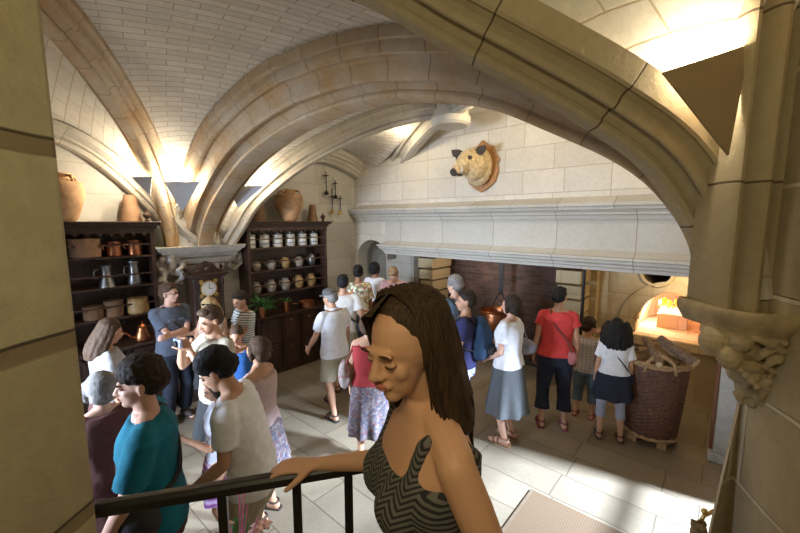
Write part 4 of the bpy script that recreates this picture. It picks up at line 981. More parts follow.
class Person: pass
def person(name_label, loc, heading, h=1.75, sex='m', skin='fair', hair=('short', 'dark'), top=None, bottom=None, shoes=None, lean=0.0, hyaw=0.0, hpitch=0.0,
           LW=None, RW=None, LP=None, RP=None, stance=.1, step=0.0, build=1.0, vox=.0085, extras=None, cat='person', hands=(.35, .35), LF=None, RF=None, child=False, palmL=None, palmR=None, legs=True, hfwd=0.0, twist=0.0, sm=3, lid=0.0):
    s = h / 1.75; T = TM if sex == 'm' else TF
    root = empty('person', loc, heading, label=name_label, cat=cat)
    S = Matrix.Scale(s, 4)
    piv = Vector((0, 0, 1.0))
    def bend(p):
        p = Vector(p); t = max(0, min(1, (p.z - .95) / .4)); t = t * t * (3 - 2 * t)
        q = Matrix.Rotation(twist * t, 3, 'Z') @ Vector((p.x, p.y, 0)); q = Vector((q.x, q.y, p.z))
        return piv + Matrix.Rotation(-lean * t, 3, 'X') @ (q - piv)
    npv = Vector((0, -.01, 1.5)); hs = 1.22 if child else (1.03 if sex == 'm' else 1.0)
    HR = Matrix.Rotation(hyaw, 3, 'Z') @ Matrix.Rotation(-hpitch, 3, 'X')
    def hd_(p):
        p = Vector(p); p = Vector((0, 0, 1.52)) + (p - Vector((0, 0, 1.52))) * hs
        return bend(npv + Vector((0, hfwd, 0)) + HR @ (p - npv))
    sx = .178 * build if sex == 'm' else .152 * build
    hip = .088
    bs = build
    sh_ = {k: bend(Vector((k * sx, -.008, 1.405))) for k in (-1, 1)}
    # limbs  (-1 = left side, facing +Y)
    W = {-1: LW, 1: RW}; PO = {-1: LP, 1: RP}; arms = {}
    for k in (-1, 1):
        w = Vector(W[k]) / s if W[k] is not None else sh_[k] + Vector((k * .07, .07, -.53))
        pole = Vector(PO[k]) if PO[k] is not None else Vector((k * .35, -1, -.25))
        e, w = ik(sh_[k], w, .29, .255, pole); arms[k] = (sh_[k], e, w)
    FT = {-1: LF, 1: RF}; lg = {}
    for k in (-1, 1):
        hp = Vector((k * hip, 0, .9)); ft = Vector(FT[k]) / s if FT[k] is not None else Vector((k * stance, k * step, 0))
        an = ft + Vector((0, -.02, .085)); kn, an2 = ik(hp, an, .425, .415, (k * .1, 1, 0)); lg[k] = (hp, kn, an2)
    P = Person(); P.root = root; P.arms = arms; P.s = s; P.bend = bend; P.hd = hd_; P.lg = lg; P.sx = sx
    tr = lambda m: [tuple(x * s for x in p) for p in m.v]
    # ---- body
    b = M(); torso(b, T, .82, 1.49, 0, bend, bs)
    if sex == 'f':
        for k in (-1, 1): b.ball(bend(Vector((k * .065, .085, 1.275))), (.062, .055, .06), 14)
    b.tube([bend(Vector((0, -.01, 1.42))), bend(Vector((0, -.008, 1.5))), hd_(Vector((0, 0, 1.57)))], [.064 * bs, .055 if sex == 'm' else .047, .052 if sex == 'm' else .045], 14)
    if sex == 'm' or True:
        for k in (-1, 1): b.capsule([bend(Vector((k * .03, -.01, 1.46))), bend(Vector((k * sx * .95, -.01, 1.415)))], [.045, .05 if sex == 'm' else .042], 10)
    am = 1.0 if sex == 'm' else .84
    if child: am = .85
    for k in (-1, 1):
        a, e, w = arms[k]
        b.capsule([a, a.lerp(e, .3), a.lerp(e, .65), e, e.lerp(w, .25), e.lerp(w, .6), w], [.05 * am, .05 * am, .044 * am, .037 * am, .041 * am, .034 * am, .024 * am], 12)
        d = (w - e).normalized(); pn = (palmL if k < 0 else palmR); pn = Vector(pn) if pn is not None else Vector((-k, .15, 0))
        hs_ = (1.0 if sex == 'm' else .9) * (1.05 if not child else 1.0)
        x, nr = hand(b, w, d, -pn, -(hands[0] if k < 0 else hands[1]), hs_)
        inner = 1 if x.dot(Vector((0, 1, .3))) > 0 else -1
        thumb(b, w, d, x, -nr, inner, hs_, 1)
        if legs or True:
            hp, kn, an = lg[k]; lm = 1.0 if sex == 'm' else .96
            b.capsule([hp, hp.lerp(kn, .35), hp.lerp(kn, .75), kn, kn.lerp(an, .3) + Vector((0, -.012, 0)), kn.lerp(an, .7), an], [.088 * lm, .082 * lm, .062 * lm, .054, .056 * lm, .042, .036], 12)
            f0 = Vector((an.x, an.y, 0)); b.capsule([f0 + Vector((0, -.035, .04)), f0 + Vector((k * .005, .07, .038)), f0 + Vector((k * .012, .16, .024))], [.037, .038, .024], 10); b.ball(f0 + Vector((k * .012, .15, .022)), (.042, .05, .02), 10)
    # head
    H = lambda x, y, z: hd_(Vector((x, y, z)))
    hsc = hs
    def hb(c, r, n=16): b.ball(hd_(Vector(c)), tuple(q * hsc for q in r), n, R=HRL)
    HRL = Matrix.Rotation(-lean, 3, 'X') @ Matrix.Rotation(twist, 3, 'Z') @ HR
    jw = 1.0 if sex == 'm' else .9
    hb((0, -.012, 1.655), (.076, .094, .094), 22); hb((0, .03, 1.605), (.058 * jw, .06, .072), 18); hb((0, .035, 1.572), (.048 * jw, .05, .045), 14); hb((0, .062, 1.545), (.026 * jw, .026, .024), 12)
    hb((0, .083, 1.648), (.05, .012, .012), 12)
    b.capsule([H(0, .086, 1.642), H(0, .1, 1.612), H(0, .106, 1.602)], [.009 * hsc, .0115 * hsc, .0125 * hsc], 10)
    for k in (-1, 1):
        hb((k * .013, .096, 1.6), (.009, .01, .008), 8); hb((k * .034, .058, 1.604), (.019, .019, .022), 12); hb((k * .079, -.005, 1.618), (.008, .018, .031), 10)
    hb((0, .083, 1.575), (.026, .014, .013), 12)
    b.v = tr(b); me = fuse(b, vox * (s if child else 1), sm)
    # features that carry another colour join the same surface
    mats = [SK[skin], LIP, EYEW, IRIS, hairmat(hair[1] if hair[1] in HAIR else 'dark', HAIR[hair[1]])]
    # centres were in unscaled space: scale positions only
    vs_ = []; n0 = 0
    import bmesh
    bm = bmesh.new(); bm.from_mesh(me)
    for f in bm.faces: f.material_index = 0; f.smooth = True
    # rebuild features scaled about their own centres
    x2 = M()
    def feat(c, r, mi, n=12): x2.ball(hd_(Vector(c)) * s, tuple(q * s * hsc for q in r), n, mi, R=HRL)
    feat((0, .0955, 1.5785), (.021, .006, .004), 1); feat((0, .0945, 1.571), (.018, .007, .005), 1)
    for k in (-1, 1):
        if lid:   # eyes cast down: the lids cover them and the lashes show as a dark line
            feat((k * .031, .0775, 1.629), (.0145, .0105, .0085), 0, 16); feat((k * .031, .0845, 1.6235), (.0125, .0042, .0016), 3, 12)
        else:
            feat((k * .031, .0775, 1.629), (.0135, .0085, .0065), 2); feat((k * .031, .0856, 1.628), (.0055, .0018, .0055), 3, 12); feat((k * .031, .0782, 1.6335), (.0155, .0096, .0052), 0, 14)
            feat((k * .031, .083, 1.6365), (.0145, .0055, .002), 3, 8)
        feat((k * .033, .0885 + (.0025 if lid else 0), 1.651), (.02 if lid else .018, .005, .0022 if lid else .003), 4, 12)
    fme = x2.mesh('f', []); bm.from_mesh(fme); bpy.data.meshes.remove(fme)
    for f in bm.faces: f.smooth = True
    bm.to_mesh(me); bm.free()
    body = link('body', me, mats, root)
    # ---- hair
    if hair[0]:
        m = M(); st = hair[0]
        def hh(c, r, n=18): m.ball(hd_(Vector(c)) * s, tuple(q * s * hsc for q in r), n, R=HRL)
        def hc(pts, rad): m.capsule([hd_(Vector(p)) * s for p in pts], [r * s * hsc for r in rad], 10)
        if st == 'bald': hh((0, -.035, 1.63), (.081, .083, .06))
        elif st == 'flow': hh((0, -.03, 1.674), (.083, .098, .091)); hh((0, -.05, 1.63), (.08, .076, .07))
        else: hh((0, -.022, 1.672), (.083, .098, .091)); hh((0, -.045, 1.63), (.08, .076, .07))
        if st == 'crew': pass
        if st in ('short', 'curlyshort', 'mop'):
            hh((0, .035, 1.722), (.062, .052, .032)); 
            if st != 'short': hh((0, -.01, 1.7), (.096, .108, .085)); hh((0, -.05, 1.64), (.088, .085, .07))
            if st == 'mop': hh((0, .05, 1.705), (.07, .05, .035)); hh((.06, .02, 1.66), (.035, .05, .04)); hh((-.06, .02, 1.66), (.035, .05, .04))
        if st == 'bob': hh((0, -.03, 1.66), (.096, .1, .095)); hh((0, -.055, 1.585), (.085, .062, .06)); hc([(.075, .02, 1.68), (.083, .01, 1.6), (.078, .01, 1.56)], (.022, .024, .016)); hc([(-.075, .02, 1.68), (-.083, .01, 1.6), (-.078, .01, 1.56)], (.022, .024, .016))
        if st in ('long', 'curly', 'flow'):
            k_ = 1.6 if st == 'curly' else (.88 if st == 'flow' else 1.0); zb = 1.36 if st != 'flow' else 1.38
            for i in range(9):
                a = PI + PI * (i + .0) / 8; cx, cy = .078 * math.cos(a) * k_, .085 * math.sin(a) * k_ - .01
                hc([(cx * .9, cy * .9, 1.69), (cx * 1.08, cy * 1.05, 1.6), (cx * 1.15, cy * 1.15 - .01, 1.5), (cx * 1.2, cy * 1.1 - .015, 1.42), (cx * .95, cy * 1.0 - .02, zb)], (.03, .034 * k_, .036 * k_, .034 * k_, .016))
            if st == 'curly':
                q = random.Random(2)
                for i in range(46):
                    a = q.uniform(PI * .96, 2.04 * PI); z = q.uniform(1.34, 1.7); hh((.125 * math.cos(a), .125 * math.sin(a) - .015, z), (.03, .03, .032), 8)
        if st == 'bun': hh((0, -.12, 1.68), (.04, .04, .04))
        if st == 'pony': hc([(0, -.1, 1.7), (0, -.15, 1.66), (0, -.15, 1.55), (0, -.13, 1.45)], (.025, .032, .026, .012))
        curl = st in ('curly', 'curlyshort')
        me = fuse(m, .0075, 2, .016 if curl else (.002 if st == 'flow' else .006), CH)
        link('hair', me, mats[4], root)
    def cloth(nm, m, mat, voxel=.011, d=.012, sm=4):
        m.v = [tuple(q * s for q in p) for p in m.v]; return link(nm, fuse(m, voxel, sm, d, CL), mat, root)
    P.cloth = cloth
    # ---- clothes
    if top:
        kind, mat, sl, hem = top['k'], top['m'], top.get('sl', .5), top.get('hem', .92)
        m = M(); z1 = {'tee': 1.462, 'tank': 1.40, 'dress': 1.36, 'blouse': 1.455}[kind]
        torso(m, T, hem, z1, .012 if kind == 'dress' else (.036 if bottom and bottom['k'] == 'skirt' else .022), bend, bs, top.get('flare', .06))
        if sex == 'f':
            for k in (-1, 1): m.ball(bend(Vector((k * .066, .09, 1.275))), (.07, .065, .068), 14)
        if kind in ('tee', 'blouse'):
            for k in (-1, 1):
                a, e, w = arms[k]
                m.capsule([bend(Vector((k * .05, -.01, 1.435))), bend(Vector((k * sx * .98, -.01, 1.415)))], [.05, .063 if sex == 'm' else .054], 12)
                u = min(sl, 1.0); r0 = .07 * am + .004; tip = a.lerp(e, u)
                pts = [a.lerp(e, -.02), a.lerp(e, u * .5), tip]; rad = [.066 * am + .004, r0, (.068 if kind == 'tee' else .085) * am + .004]
                if sl > 1: tip2 = e.lerp(w, sl - 1); pts += [e.lerp(w, (sl - 1) * .5), tip2]; rad[2] = .056; rad += [.052, .045]
                m.tube(pts, rad, 14)
        if kind in ('tank', 'dress'):
            for k in (-1, 1):
                m.capsule([bend(Vector((k * .1, .085, z1 - .04))), bend(Vector((k * .1, .045, 1.432))), bend(Vector((k * .095, -.02, 1.458))), bend(Vector((k * .09, -.08, 1.37)))], [.02] * 4, 8)
        cloth('shirt' if kind != 'dress' else 'dress', m, mat, .010, .014)
        if kind == 'tee' and top.get('collar'):
            m = M()
            for r_, z, rr in ((.075, 1.475, .016),):
                m.tube([bend(Vector((r_ * math.cos(t), -.005 + .066 * math.sin(t), z - .02 * math.sin(t)))) * s for t in [PI / 2 + 2 * PI * i / 20 for i in range(21)]], rr * s, 8)
            m.obj('collar', top.get('cm', mat), root, smooth=True)
    if bottom:
        kind, mat, L = bottom['k'], bottom['m'], bottom.get('L', .5)
        if kind in ('skirt',):
            m = M(); rs = []; zt, zb = 1.06, bottom.get('z', .5); fl = bottom.get('fl', .1); nf = bottom.get('n', 9)
            for i in range(13):
                u = i / 12; z = zt + (zb - zt) * u; i2 = max(.84, z); j = max(0, min(len(T) - 2, sum(1 for t in T if t[0] <= i2) - 1)); a, c = T[j], T[j + 1]; v = (i2 - a[0]) / (c[0] - a[0])
                w = a[1] + (c[1] - a[1]) * v + .026 + fl * u; d = a[2] + (c[2] - a[2]) * v + .026 + fl * u * .9
                rs.append([Vector(((w + .022 * u * u * math.sin(nf * t)) * math.cos(t), (d + .022 * u * u * math.sin(nf * t)) * math.sin(t), z)) * s for t in [2 * PI * k / 72 for k in range(72)]])
            inn = [[p * .96 + Vector((0, 0, p.z * .04)) for p in rs[-1]]]
            m.rings(rs + inn); m.obj('skirt', mat, root, smooth='auto')
        else:
            m = M(); torso(m, T, .8, 1.035, .018, bend, bs)
            for k in (-1, 1):
                hp, kn, an = lg[k]; w_ = bottom.get('w', 1.0)
                if L <= .5: pts = [hp + Vector((0, 0, .02)), hp.lerp(kn, L), hp.lerp(kn, L * 2 * .97)]; rad = [.103, .1 * w_, .098 * w_]
                else:
                    q_ = (L - .5) * 2; pts = [hp + Vector((0, 0, .02)), hp.lerp(kn, .5), kn, kn.lerp(an, q_ * .5), kn.lerp(an, q_)]; rad = [.103, .095 * w_, .074 * w_, .07 * w_, bottom.get('cuff', .07) * w_]
                m.tube(pts, rad, 14)
            cloth(bottom.get('name', 'trousers' if L > .5 else 'shorts'), m, mat, .011, .012)
            if bottom.get('leg'):   # leggings under a skirt are their own garment
                pass
    if shoes:
        for k in (-1, 1):
            hp, kn, an = lg[k]; f0 = Vector((an.x, an.y + .02, 0)); hl = shoes.get('heel', 0)
            t = empty('shoe', (0, 0, 0)); t.parent = root
            m = M(); out = [(-.036, -.09), (-.042, -.02), (-.046, .07), (-.045, .12), (-.02, .165), (.02, .165), (.045, .12), (.046, .07), (.042, -.02), (.036, -.09), (.018, -.105), (-.018, -.105)]
            m.prism([((f0.x + x_ + k * .008) * s, (f0.y + y_) * s) for x_, y_ in out], 'z', 0, .018 * s); so = m.obj('sole', shoes['m'], t, bevel=.003)
            if hl: m = M(); m.box(((f0.x - .02) * s, (f0.y - .1) * s, 0), ((f0.x + .02) * s, (f0.y - .055) * s, .05 * s)); m.obj('heel', shoes['m'], t)
            m = M()
            if shoes.get('k', 'sandal') == 'sandal':
                for yy, zz, rr in ((.1, .055, .05), (.045, .075, .046)):
                    m.tube([((f0.x + k * .008 + rr * math.cos(a_)) * s, (f0.y + yy) * s, (.012 + (zz) * math.sin(a_)) * s) for a_ in [PI * i / 10 for i in range(11)]], .009 * s, 8, flat=1.0)
                m.tube([((f0.x + .042 * math.cos(a_)) * s, (f0.y - .03 + .052 * math.sin(a_)) * s, .085 * s) for a_ in [2 * PI * i / 14 for i in range(15)]], .008 * s, 8)
            else:
                m.capsule([(f0 + Vector((0, -.055, .045))) * s, (f0 + Vector((k * .006, .05, .045))) * s, (f0 + Vector((k * .01, .12, .032))) * s], [.046 * s, .048 * s, .036 * s], 12)
            m.obj('strap' if shoes.get('k', 'sandal') == 'sandal' else 'upper', shoes['m'], t, smooth=True)
    return P
def glasses(P, on_head=False, dark=False):
    s = P.s; z = 1.632 if not on_head else 1.728; y = .104 if not on_head else .075; m = M()
    dr_ = lambda x, yy, zz: P.hd(Vector((x, yy, zz))) * s
    for k in (-1, 1):
        m.tube([dr_(k * .032 + .022 * math.cos(a), y - .004 * abs(math.cos(a)), z + .015 * math.sin(a)) for a in [2 * PI * i / 14 for i in range(15)]], .0025 * s, 6)
        m.tube([dr_(k * .055, y - .008, z + .004), dr_(k * .08, .05, z + .002), dr_(k * .084, -.02, z - (0 if not on_head else .02))], .0025 * s, 6)
    m.tube([dr_(-.01, y, z + .004), dr_(.01, y, z + .004)], .0025 * s, 6)
    o = m.obj('sunglasses' if dark else 'glasses', IRON, P.root, smooth=True)
    if dark:
        l = M()
        for k in (-1, 1): l.add([dr_(k * .032 + .021 * math.cos(a), y - .002, z + .0145 * math.sin(a)) for a in [2 * PI * i / 14 for i in range(14)]] + [dr_(k * .032 + .021 * math.cos(a), y - .005, z + .0145 * math.sin(a)) for a in [2 * PI * i / 14 for i in range(14)]], [tuple(range(14)), tuple(range(14, 28))[::-1]] + [(i, (i + 1) % 14, 14 + (i + 1) % 14, 14 + i) for i in range(14)])
        l.obj('lens', plain('dark_lens', (.02, .02, .025), .15, bmp=0), o)
def world_obj(P): return P.root.matrix_world
def bag(P, name, label, cat, pts_strap, blob, mat, smat, extra=None, strap_r=.009):
    """a bag carried by a person; coordinates in that person's own frame (scaled)"""
    s = P.s; t = empty(name, P.root.location, P.root.rotation_euler[2], label=label, cat=cat)
    m = M()
    for c, r in blob: m.ball(tuple(q * s for q in c), tuple(q * s for q in r), 16)
    link('pouch', fuse(m, .012, 5, .008, CL), mat, t)
    for ps in pts_strap:
        m = M(); m.tube([Vector(p) * s for p in catmull(ps, 22)], strap_r * s * 1.4, 8, flat=.45); m.obj('strap', smat, t, smooth=True)
    return t
def place(px, py, depth):
    p = at(px, py, depth); return (p[0], p[1], 0), float(p[2])
def face(loc, phi): return math.atan2(loc[1], loc[0]) - PI / 2 + math.radians(phi)
def footed(fx, fy, hx, hy):
    g = onz(fx, fy, 0); v = Rv * (hx - 400) / FPX + Uv * (266.5 - hy) / FPX + Fv
    k = math.hypot(g[0], g[1]) / math.hypot(v[0], v[1]); return (float(g[0]), float(g[1]), 0), float(EYE + v[2] * k)

WHITE = C('white', (.75, .75, .76)); NAVY = C('navy', (.012, .014, .03)); KHAKI = C('khaki', (.36, .32, .22)); DKG = C('charcoal', (.03, .03, .032))
LEATH = plain('sandal_brown', (.05, .03, .022), .6); TANL = plain('tan_leather', (.36, .2, .1), .5)
FLORAL = blotch('cloth_floral', (.75, .72, .6), [(.55, .4, .08), (.5, .12, .06), (.2, .22, .12)], 16)
PAT = blotch('cloth_pattern', (.16, .13, .14), [(.22, .08, .08), (.27, .24, .23), (.08, .09, .13)], 30)
PLAID = striped('cloth_plaid', (.5, .45, .4), (.34, .3, .29), 'Z', 28, .4, c3=(.3, .28, .3))
STRIPE = striped('cloth_stripe', (.72, .72, .68), (.16, .17, .16), 'Z', 32, .4)

def backpack(P, label, mat):
    s = P.s; t = empty('backpack', P.root.location, P.root.rotation_euler[2], label=label, cat='backpack')
    m = M(); b = P.bend
    m.capsule([b(Vector((0, -.19, 1.08))), b(Vector((0, -.2, 1.25))), b(Vector((0, -.17, 1.4)))], [.11, .115, .08], 14)
    for k in (-1, 1): m.capsule([b(Vector((k * .06, -.18, 1.06))), b(Vector((k * .06, -.18, 1.36)))], [.085, .07], 12)
    m.v = [tuple(q * s for q in p) for p in m.v]; link('sack', fuse(m, .012, 3, .008, CL), mat, t)
    m = M(); m.capsule([b(Vector((-.05, -.3, 1.1))) * s, b(Vector((.05, -.3, 1.1))) * s], [.05 * s, .05 * s], 12); m.obj('front_pocket', DKG, t, smooth=True)
    for k in (-1, 1):
        pts = [b(Vector(p)) * s for p in ((k * .1, -.13, 1.4), (k * .115, -.05, 1.475), (k * .115, .06, 1.46), (k * .12, .145, 1.34), (k * .14, .12, 1.22), (k * .175, .0, 1.14), (k * .12, -.13, 1.1))]
        m = M(); m.tube(catmull(pts, 30), .02 * s, 8, flat=.4); m.obj('strap', DKG, t, smooth=True)
    return t
def crossstrap(P, side, pouch_c, pouch_r, name, label, cat, mat, smat, front=True, back=True, r=.009):
    """strap over the shoulder on `side`, pouch at the opposite hip"""
    b = P.bend; k = side; q = -side
    pts = [b(Vector(p)) for p in ((k * .085, -.03, 1.482), (k * .09, .06, 1.455), (k * .03, .142, 1.3), (q * .1, .132, 1.14))] + [Vector(pouch_c) + Vector((0, .03, pouch_r[2] * .8)), Vector(pouch_c) + Vector((0, -.03, pouch_r[2] * .8))] + [b(Vector(p)) for p in ((q * .1, -.12, 1.14), (k * .03, -.122, 1.3), (k * .08, -.085, 1.435), (k * .085, -.03, 1.482))]
    return bag(P, name, label, cat, [pts], [(pouch_c, pouch_r)], mat, smat, strap_r=r)

# --- right half of the room, near the hearth
loc, h = footed(609, 438, 624, 319)
P = person('girl in loose white top, navy skirt and grey leggings beside the wicker basket', loc, face(loc, 8), h, 'f', 'tan', ('curly', 'black'), dict(k='blouse', m=WHITE, sl=.75, hem=.98, flare=.3), dict(k='skirt', m=NAVY, z=.62, fl=.06, n=7), dict(m=LEATH), build=.98, stance=.13)
m = M()
for k in (-1, 1):
    hp, kn, an = P.lg[k]; m.tube([hp, hp.lerp(kn, .6), kn, kn.lerp(an, .5)], [.092, .082, .068, .064], 14)
P.cloth('leggings', m, C('legging_grey', (.33, .35, .42)), .011, .006)
crossstrap(P, -1, (.2, .0, .92), (.05, .06, .07), 'shoulder_bag', 'small dark bag on a thin strap at the hip of the girl in white', 'bag', NAVY, NAVY, r=.006)
loc, h = footed(583, 416, 587, 321)
P = person('boy in a beige plaid shirt and blue trousers beside the woman in red', loc, face(loc, -8), h, 'm', 'tan', ('mop', 'dark'), dict(k='tee', m=PLAID, sl=.55, hem=.85, flare=.2), dict(k='trousers', m=C('slate', (.1, .14, .17)), L=.78, w=1.25), dict(m=plain('sandal_red', (.25, .05, .03), .6)), child=True, hyaw=-.7, RW=(.12, .2, 1.1), build=1.05, stance=.13)
loc, h = footed(552, 426, 561, 287)
P = person('woman in a coral red top and navy capri trousers, back turned', loc, face(loc, 8), h, 'f', 'tan', ('bun' if False else 'short', 'black'), dict(k='blouse', m=C('coral', (.62, .05, .045)), sl=.42, hem=.92, flare=.12), dict(k='trousers', m=NAVY, L=.84, w=1.1, cuff=.085), dict(m=plain('sandal_plum', (.2, .04, .06), .6)), build=1.12, stance=.13, hyaw=-.5, hpitch=.1)
crossstrap(P, -1, (.16, -.1, .93), (.065, .035, .09), 'purse', 'small dusty pink purse on a long strap across the woman in red', 'purse', C('dusty_pink', (.42, .14, .14)), C('strap_red', (.2, .04, .03)), r=.009)
loc, h = footed(506, 440, 513, 295)
P = person('woman in a white blouse and long grey skirt holding her wrist', loc, face(loc, 66), h, 'f', 'fair', ('bob', 'dark'), dict(k='blouse', m=WHITE, sl=.6, hem=.93, flare=.12), dict(k='skirt', m=C('skirt_grey', (.085, .09, .09)), z=.4, fl=.1, n=8), dict(m=TANL, heel=1), build=1.08, LW=(-.14, .22, .95), RW=(.02, .3, 1.12), LP=(-.5, -1, -.5), RP=(.4, -1, -.6))
bag(P, 'handbag', 'slouchy grey leather handbag on the shoulder of the woman in white', 'bag', [[(.16, .05, 1.2), (.15, -.02, 1.47), (.19, -.14, 1.2)]], [((.2, -.08, 1.12), (.09, .17, .1)), ((.2, -.02, 1.08), (.08, .13, .08))], plain('grey_leather', (.2, .2, .24), .45), plain('grey_leather', (.2, .2, .24)))
loc, h = place(466, 291, 4.15)
P = person('man in a navy t-shirt with a blue backpack and sunglasses on his head', loc, face(loc, 82), h, 'm', 'tan', ('short', 'dark'), dict(k='tee', m=C('navy_tee', (.025, .025, .09)), sl=.6, hem=.9), dict(k='shorts', m=blotch('cloth_swim', (.4, .42, .55), [(.1, .12, .3), (.6, .6, .65)], 20), L=.5, w=1.15), dict(m=LEATH), hyaw=.25, LW=(-.24, .14, .86))
glasses(P, True, True); backpack(P, 'black and blue backpack on the man in the navy t-shirt', C('pack_blue', (.012, .035, .075)))
loc, h = place(455, 277, 5.0)
P = person('grey-haired man in a slate blue shirt with a strap, standing behind the navy t-shirt', loc, face(loc, 40), h, 'm', 'fair', ('mop', 'grey'), dict(k='tee', m=C('slate_blue', (.1, .16, .22)), sl=.6), dict(k='trousers', m=KHAKI, L=.95), dict(m=LEATH), hyaw=.3)
backpack(P, 'dark backpack on the grey-haired man in the slate blue shirt', DKG)
# --- centre
loc, h = footed(336, 413, 321, 289)
P = person('man in a grey flat cap, white polo shirt and khaki shorts', loc, face(loc, 35), h * .99, 'm', 'tan', ('short', 'grey'), dict(k='tee', m=WHITE, sl=.65, hem=.84, collar=1, flare=.1), dict(k='shorts', m=KHAKI, L=.46, w=1.2), dict(m=plain('sandal_black', (.03, .028, .035), .6)), build=1.05, LF=(-.12, -.12, 0), RF=(.12, .3, 0), lean=.05, hpitch=.25, hyaw=.3, LW=(-.22, .25, .88))
m = M(); hp_ = lambda x, y, z: P.hd(Vector((x, y, z))) * P.s
m.ball(hp_(0, -.015, 1.71), (.095 * P.s, .108 * P.s, .06 * P.s), 18); m.ball(hp_(0, .09, 1.69), (.07 * P.s, .06 * P.s, .014 * P.s), 14)
link('cap', fuse(m, .008, 3), C('cap_grey', (.1, .095, .09)), P.root)
loc, h = place(343, 275, 5.35)
P = person('man in a white t-shirt with a dark strap across his back and khaki shorts', loc, face(loc, -10), h, 'm', 'tan', ('short', 'black'), dict(k='tee', m=C('offwhite', (.66, .62, .56)), sl=.6), dict(k='shorts', m=KHAKI, L=.5, w=1.2), dict(m=LEATH), build=1.05, RW=(.28, .1, .95))
crossstrap(P, -1, (.24, -.02, .98), (.06, .09, .09), 'shoulder_bag', 'dark bag on a black strap at the side of the man in khaki shorts', 'bag', DKG, DKG, r=.012)
loc, h = place(358, 265, 6.05)
P = person('woman in a yellow floral blouse and black skirt near the stone niche', loc, face(loc, 10), h, 'f', 'brown', ('bun', 'black'), dict(k='blouse', m=FLORAL, sl=.7, hem=.98, flare=.15), dict(k='skirt', m=DKG, z=.5, fl=.04), dict(m=LEATH), hyaw=-.3)
loc, h = place(375, 262, 6.75)
P = person('woman in a white t-shirt with short dark hair in front of the niche', loc, face(loc, -25), h, 'f', 'brown', ('bob', 'black'), dict(k='tee', m=WHITE, sl=.6), dict(k='trousers', m=DKG, L=.9), dict(m=LEATH), hyaw=-.5)
loc, h = place(397, 262, 6.3)
P = person('man in a pale pink t-shirt leaning over with a camera strap round his neck', loc, face(loc, 165), h, 'm', 'fair', ('short', 'light'), dict(k='tee', m=C('pale_pink', (.6, .36, .37)), sl=.6), dict(k='trousers', m=KHAKI, L=.95), dict(m=LEATH), lean=.3, hpitch=.45, LW=(-.12, .42, .98), RW=(.14, .42, .98), build=1.05)
bag(P, 'camera', 'small black camera hanging on a strap from the man in pink', 'camera', [[(-.07, .12, 1.42), (-.03, .32, 1.2), (.0, .34, 1.12), (.04, .3, 1.2), (.09, .12, 1.42)]], [((0, .36, 1.1), (.06, .04, .045))], IRON, DKG, strap_r=.008)
loc, h = place(368, 314, 3.75)
P = person('woman in a red top and patterned skirt half hidden behind the foreground woman', loc, face(loc, -5), h, 'f', 'tan', ('bob', 'brown'), dict(k='tank', m=C('red_top', (.4, .04, .04)), hem=.95), dict(k='skirt', m=PAT, z=.35, fl=.05), dict(m=LEATH), RW=(.2, .1, .95))
bag(P, 'tote_bag', 'patterned rose tote bag on the shoulder of the woman in red and patterned skirt', 'bag', [[(-.24, .07, 1.2), (-.14, .0, 1.46), (-.24, -.12, 1.2)]], [((-.27, -.02, 1.06), (.07, .15, .17))], blotch('tote_cloth', (.35, .3, .27), [(.3, .12, .12), (.5, .45, .4)], 20), C('strap_red', (.2, .04, .03)))
# --- left, by the dressers
loc, h = place(168, 284, 4.55)
P = person('man in glasses and a grey-blue polo shirt, arms crossed, leaning on the dresser', loc, face(loc, 205), h, 'm', 'fair', ('short', 'brown'), dict(k='tee', m=C('grey_blue', (.085, .1, .13)), sl=.7, hem=.88, collar=1), dict(k='trousers', m=C('dark_jean', (.02, .025, .04)), L=.95, w=1.1), dict(m=LEATH, k='shoe'), LW=(.13, .25, 1.17), RW=(-.13, .22, 1.12), LP=(-1, .1, -.9), RP=(1, .1, -.9), hyaw=.55, build=1.02, palmL=(0, -1, 0), palmR=(0, -1, 0))
glasses(P)
m = M(); q = random.Random(8)
for i in range(9):
    if i == 4: continue
    x = -.085 + i * .021; z = 1.31; m.box((x * P.s, .141 * P.s, z * P.s), ((x + .012) * P.s, .153 * P.s, (z + .03) * P.s)) 
m.obj('chest_print', C('print_pale', (.17, .2, .24)), P.root)
crossstrap(P, 1, (-.16, .16, 1.0), (.1, .06, .08), 'camera_bag', 'black camera bag at the waist of the man with crossed arms', 'bag', DKG, DKG, r=.012)
loc, h = place(211, 297, 4.6)
P = person('blonde woman looking down with sunglasses on her head under the clock', loc, face(loc, 150), h + .02, 'f', 'tan', ('long', 'blond'), dict(k='tank', m=C('sand', (.42, .3, .2)), hem=.92), dict(k='skirt', m=DKG, z=.5), dict(m=LEATH), hpitch=.5, hyaw=.1, LW=(-.08, .26, 1.12), RW=(.12, .26, 1.1))
glasses(P, True, True)
loc, h = place(243, 293, 5.15)
P = person('boy in a striped t-shirt leaning on the worktop near the plant', loc, face(loc, 125), h, 'm', 'tan', ('short', 'dark'), dict(k='tee', m=STRIPE, sl=.6), dict(k='shorts', m=C('slate', (.1, .14, .17)), L=.5), dict(m=LEATH), child=True, hpitch=.35, LW=(-.05, .3, 1.0), RW=(.1, .3, 1.0))
loc, h = place(103, 319, 3.3)
P = person('woman in a white t-shirt with dark sunglasses pushed up, next to the left pier', loc, face(loc, -80), h, 'f', 'tan', ('long', 'brown'), dict(k='tee', m=C('dull_white', (.36, .35, .33)), sl=.45), dict(k='skirt', m=C('maroon', (.09, .03, .025)), z=.45), dict(m=LEATH), hpitch=.35)
glasses(P, True, True)
loc, h = place(98, 372, 2.35)
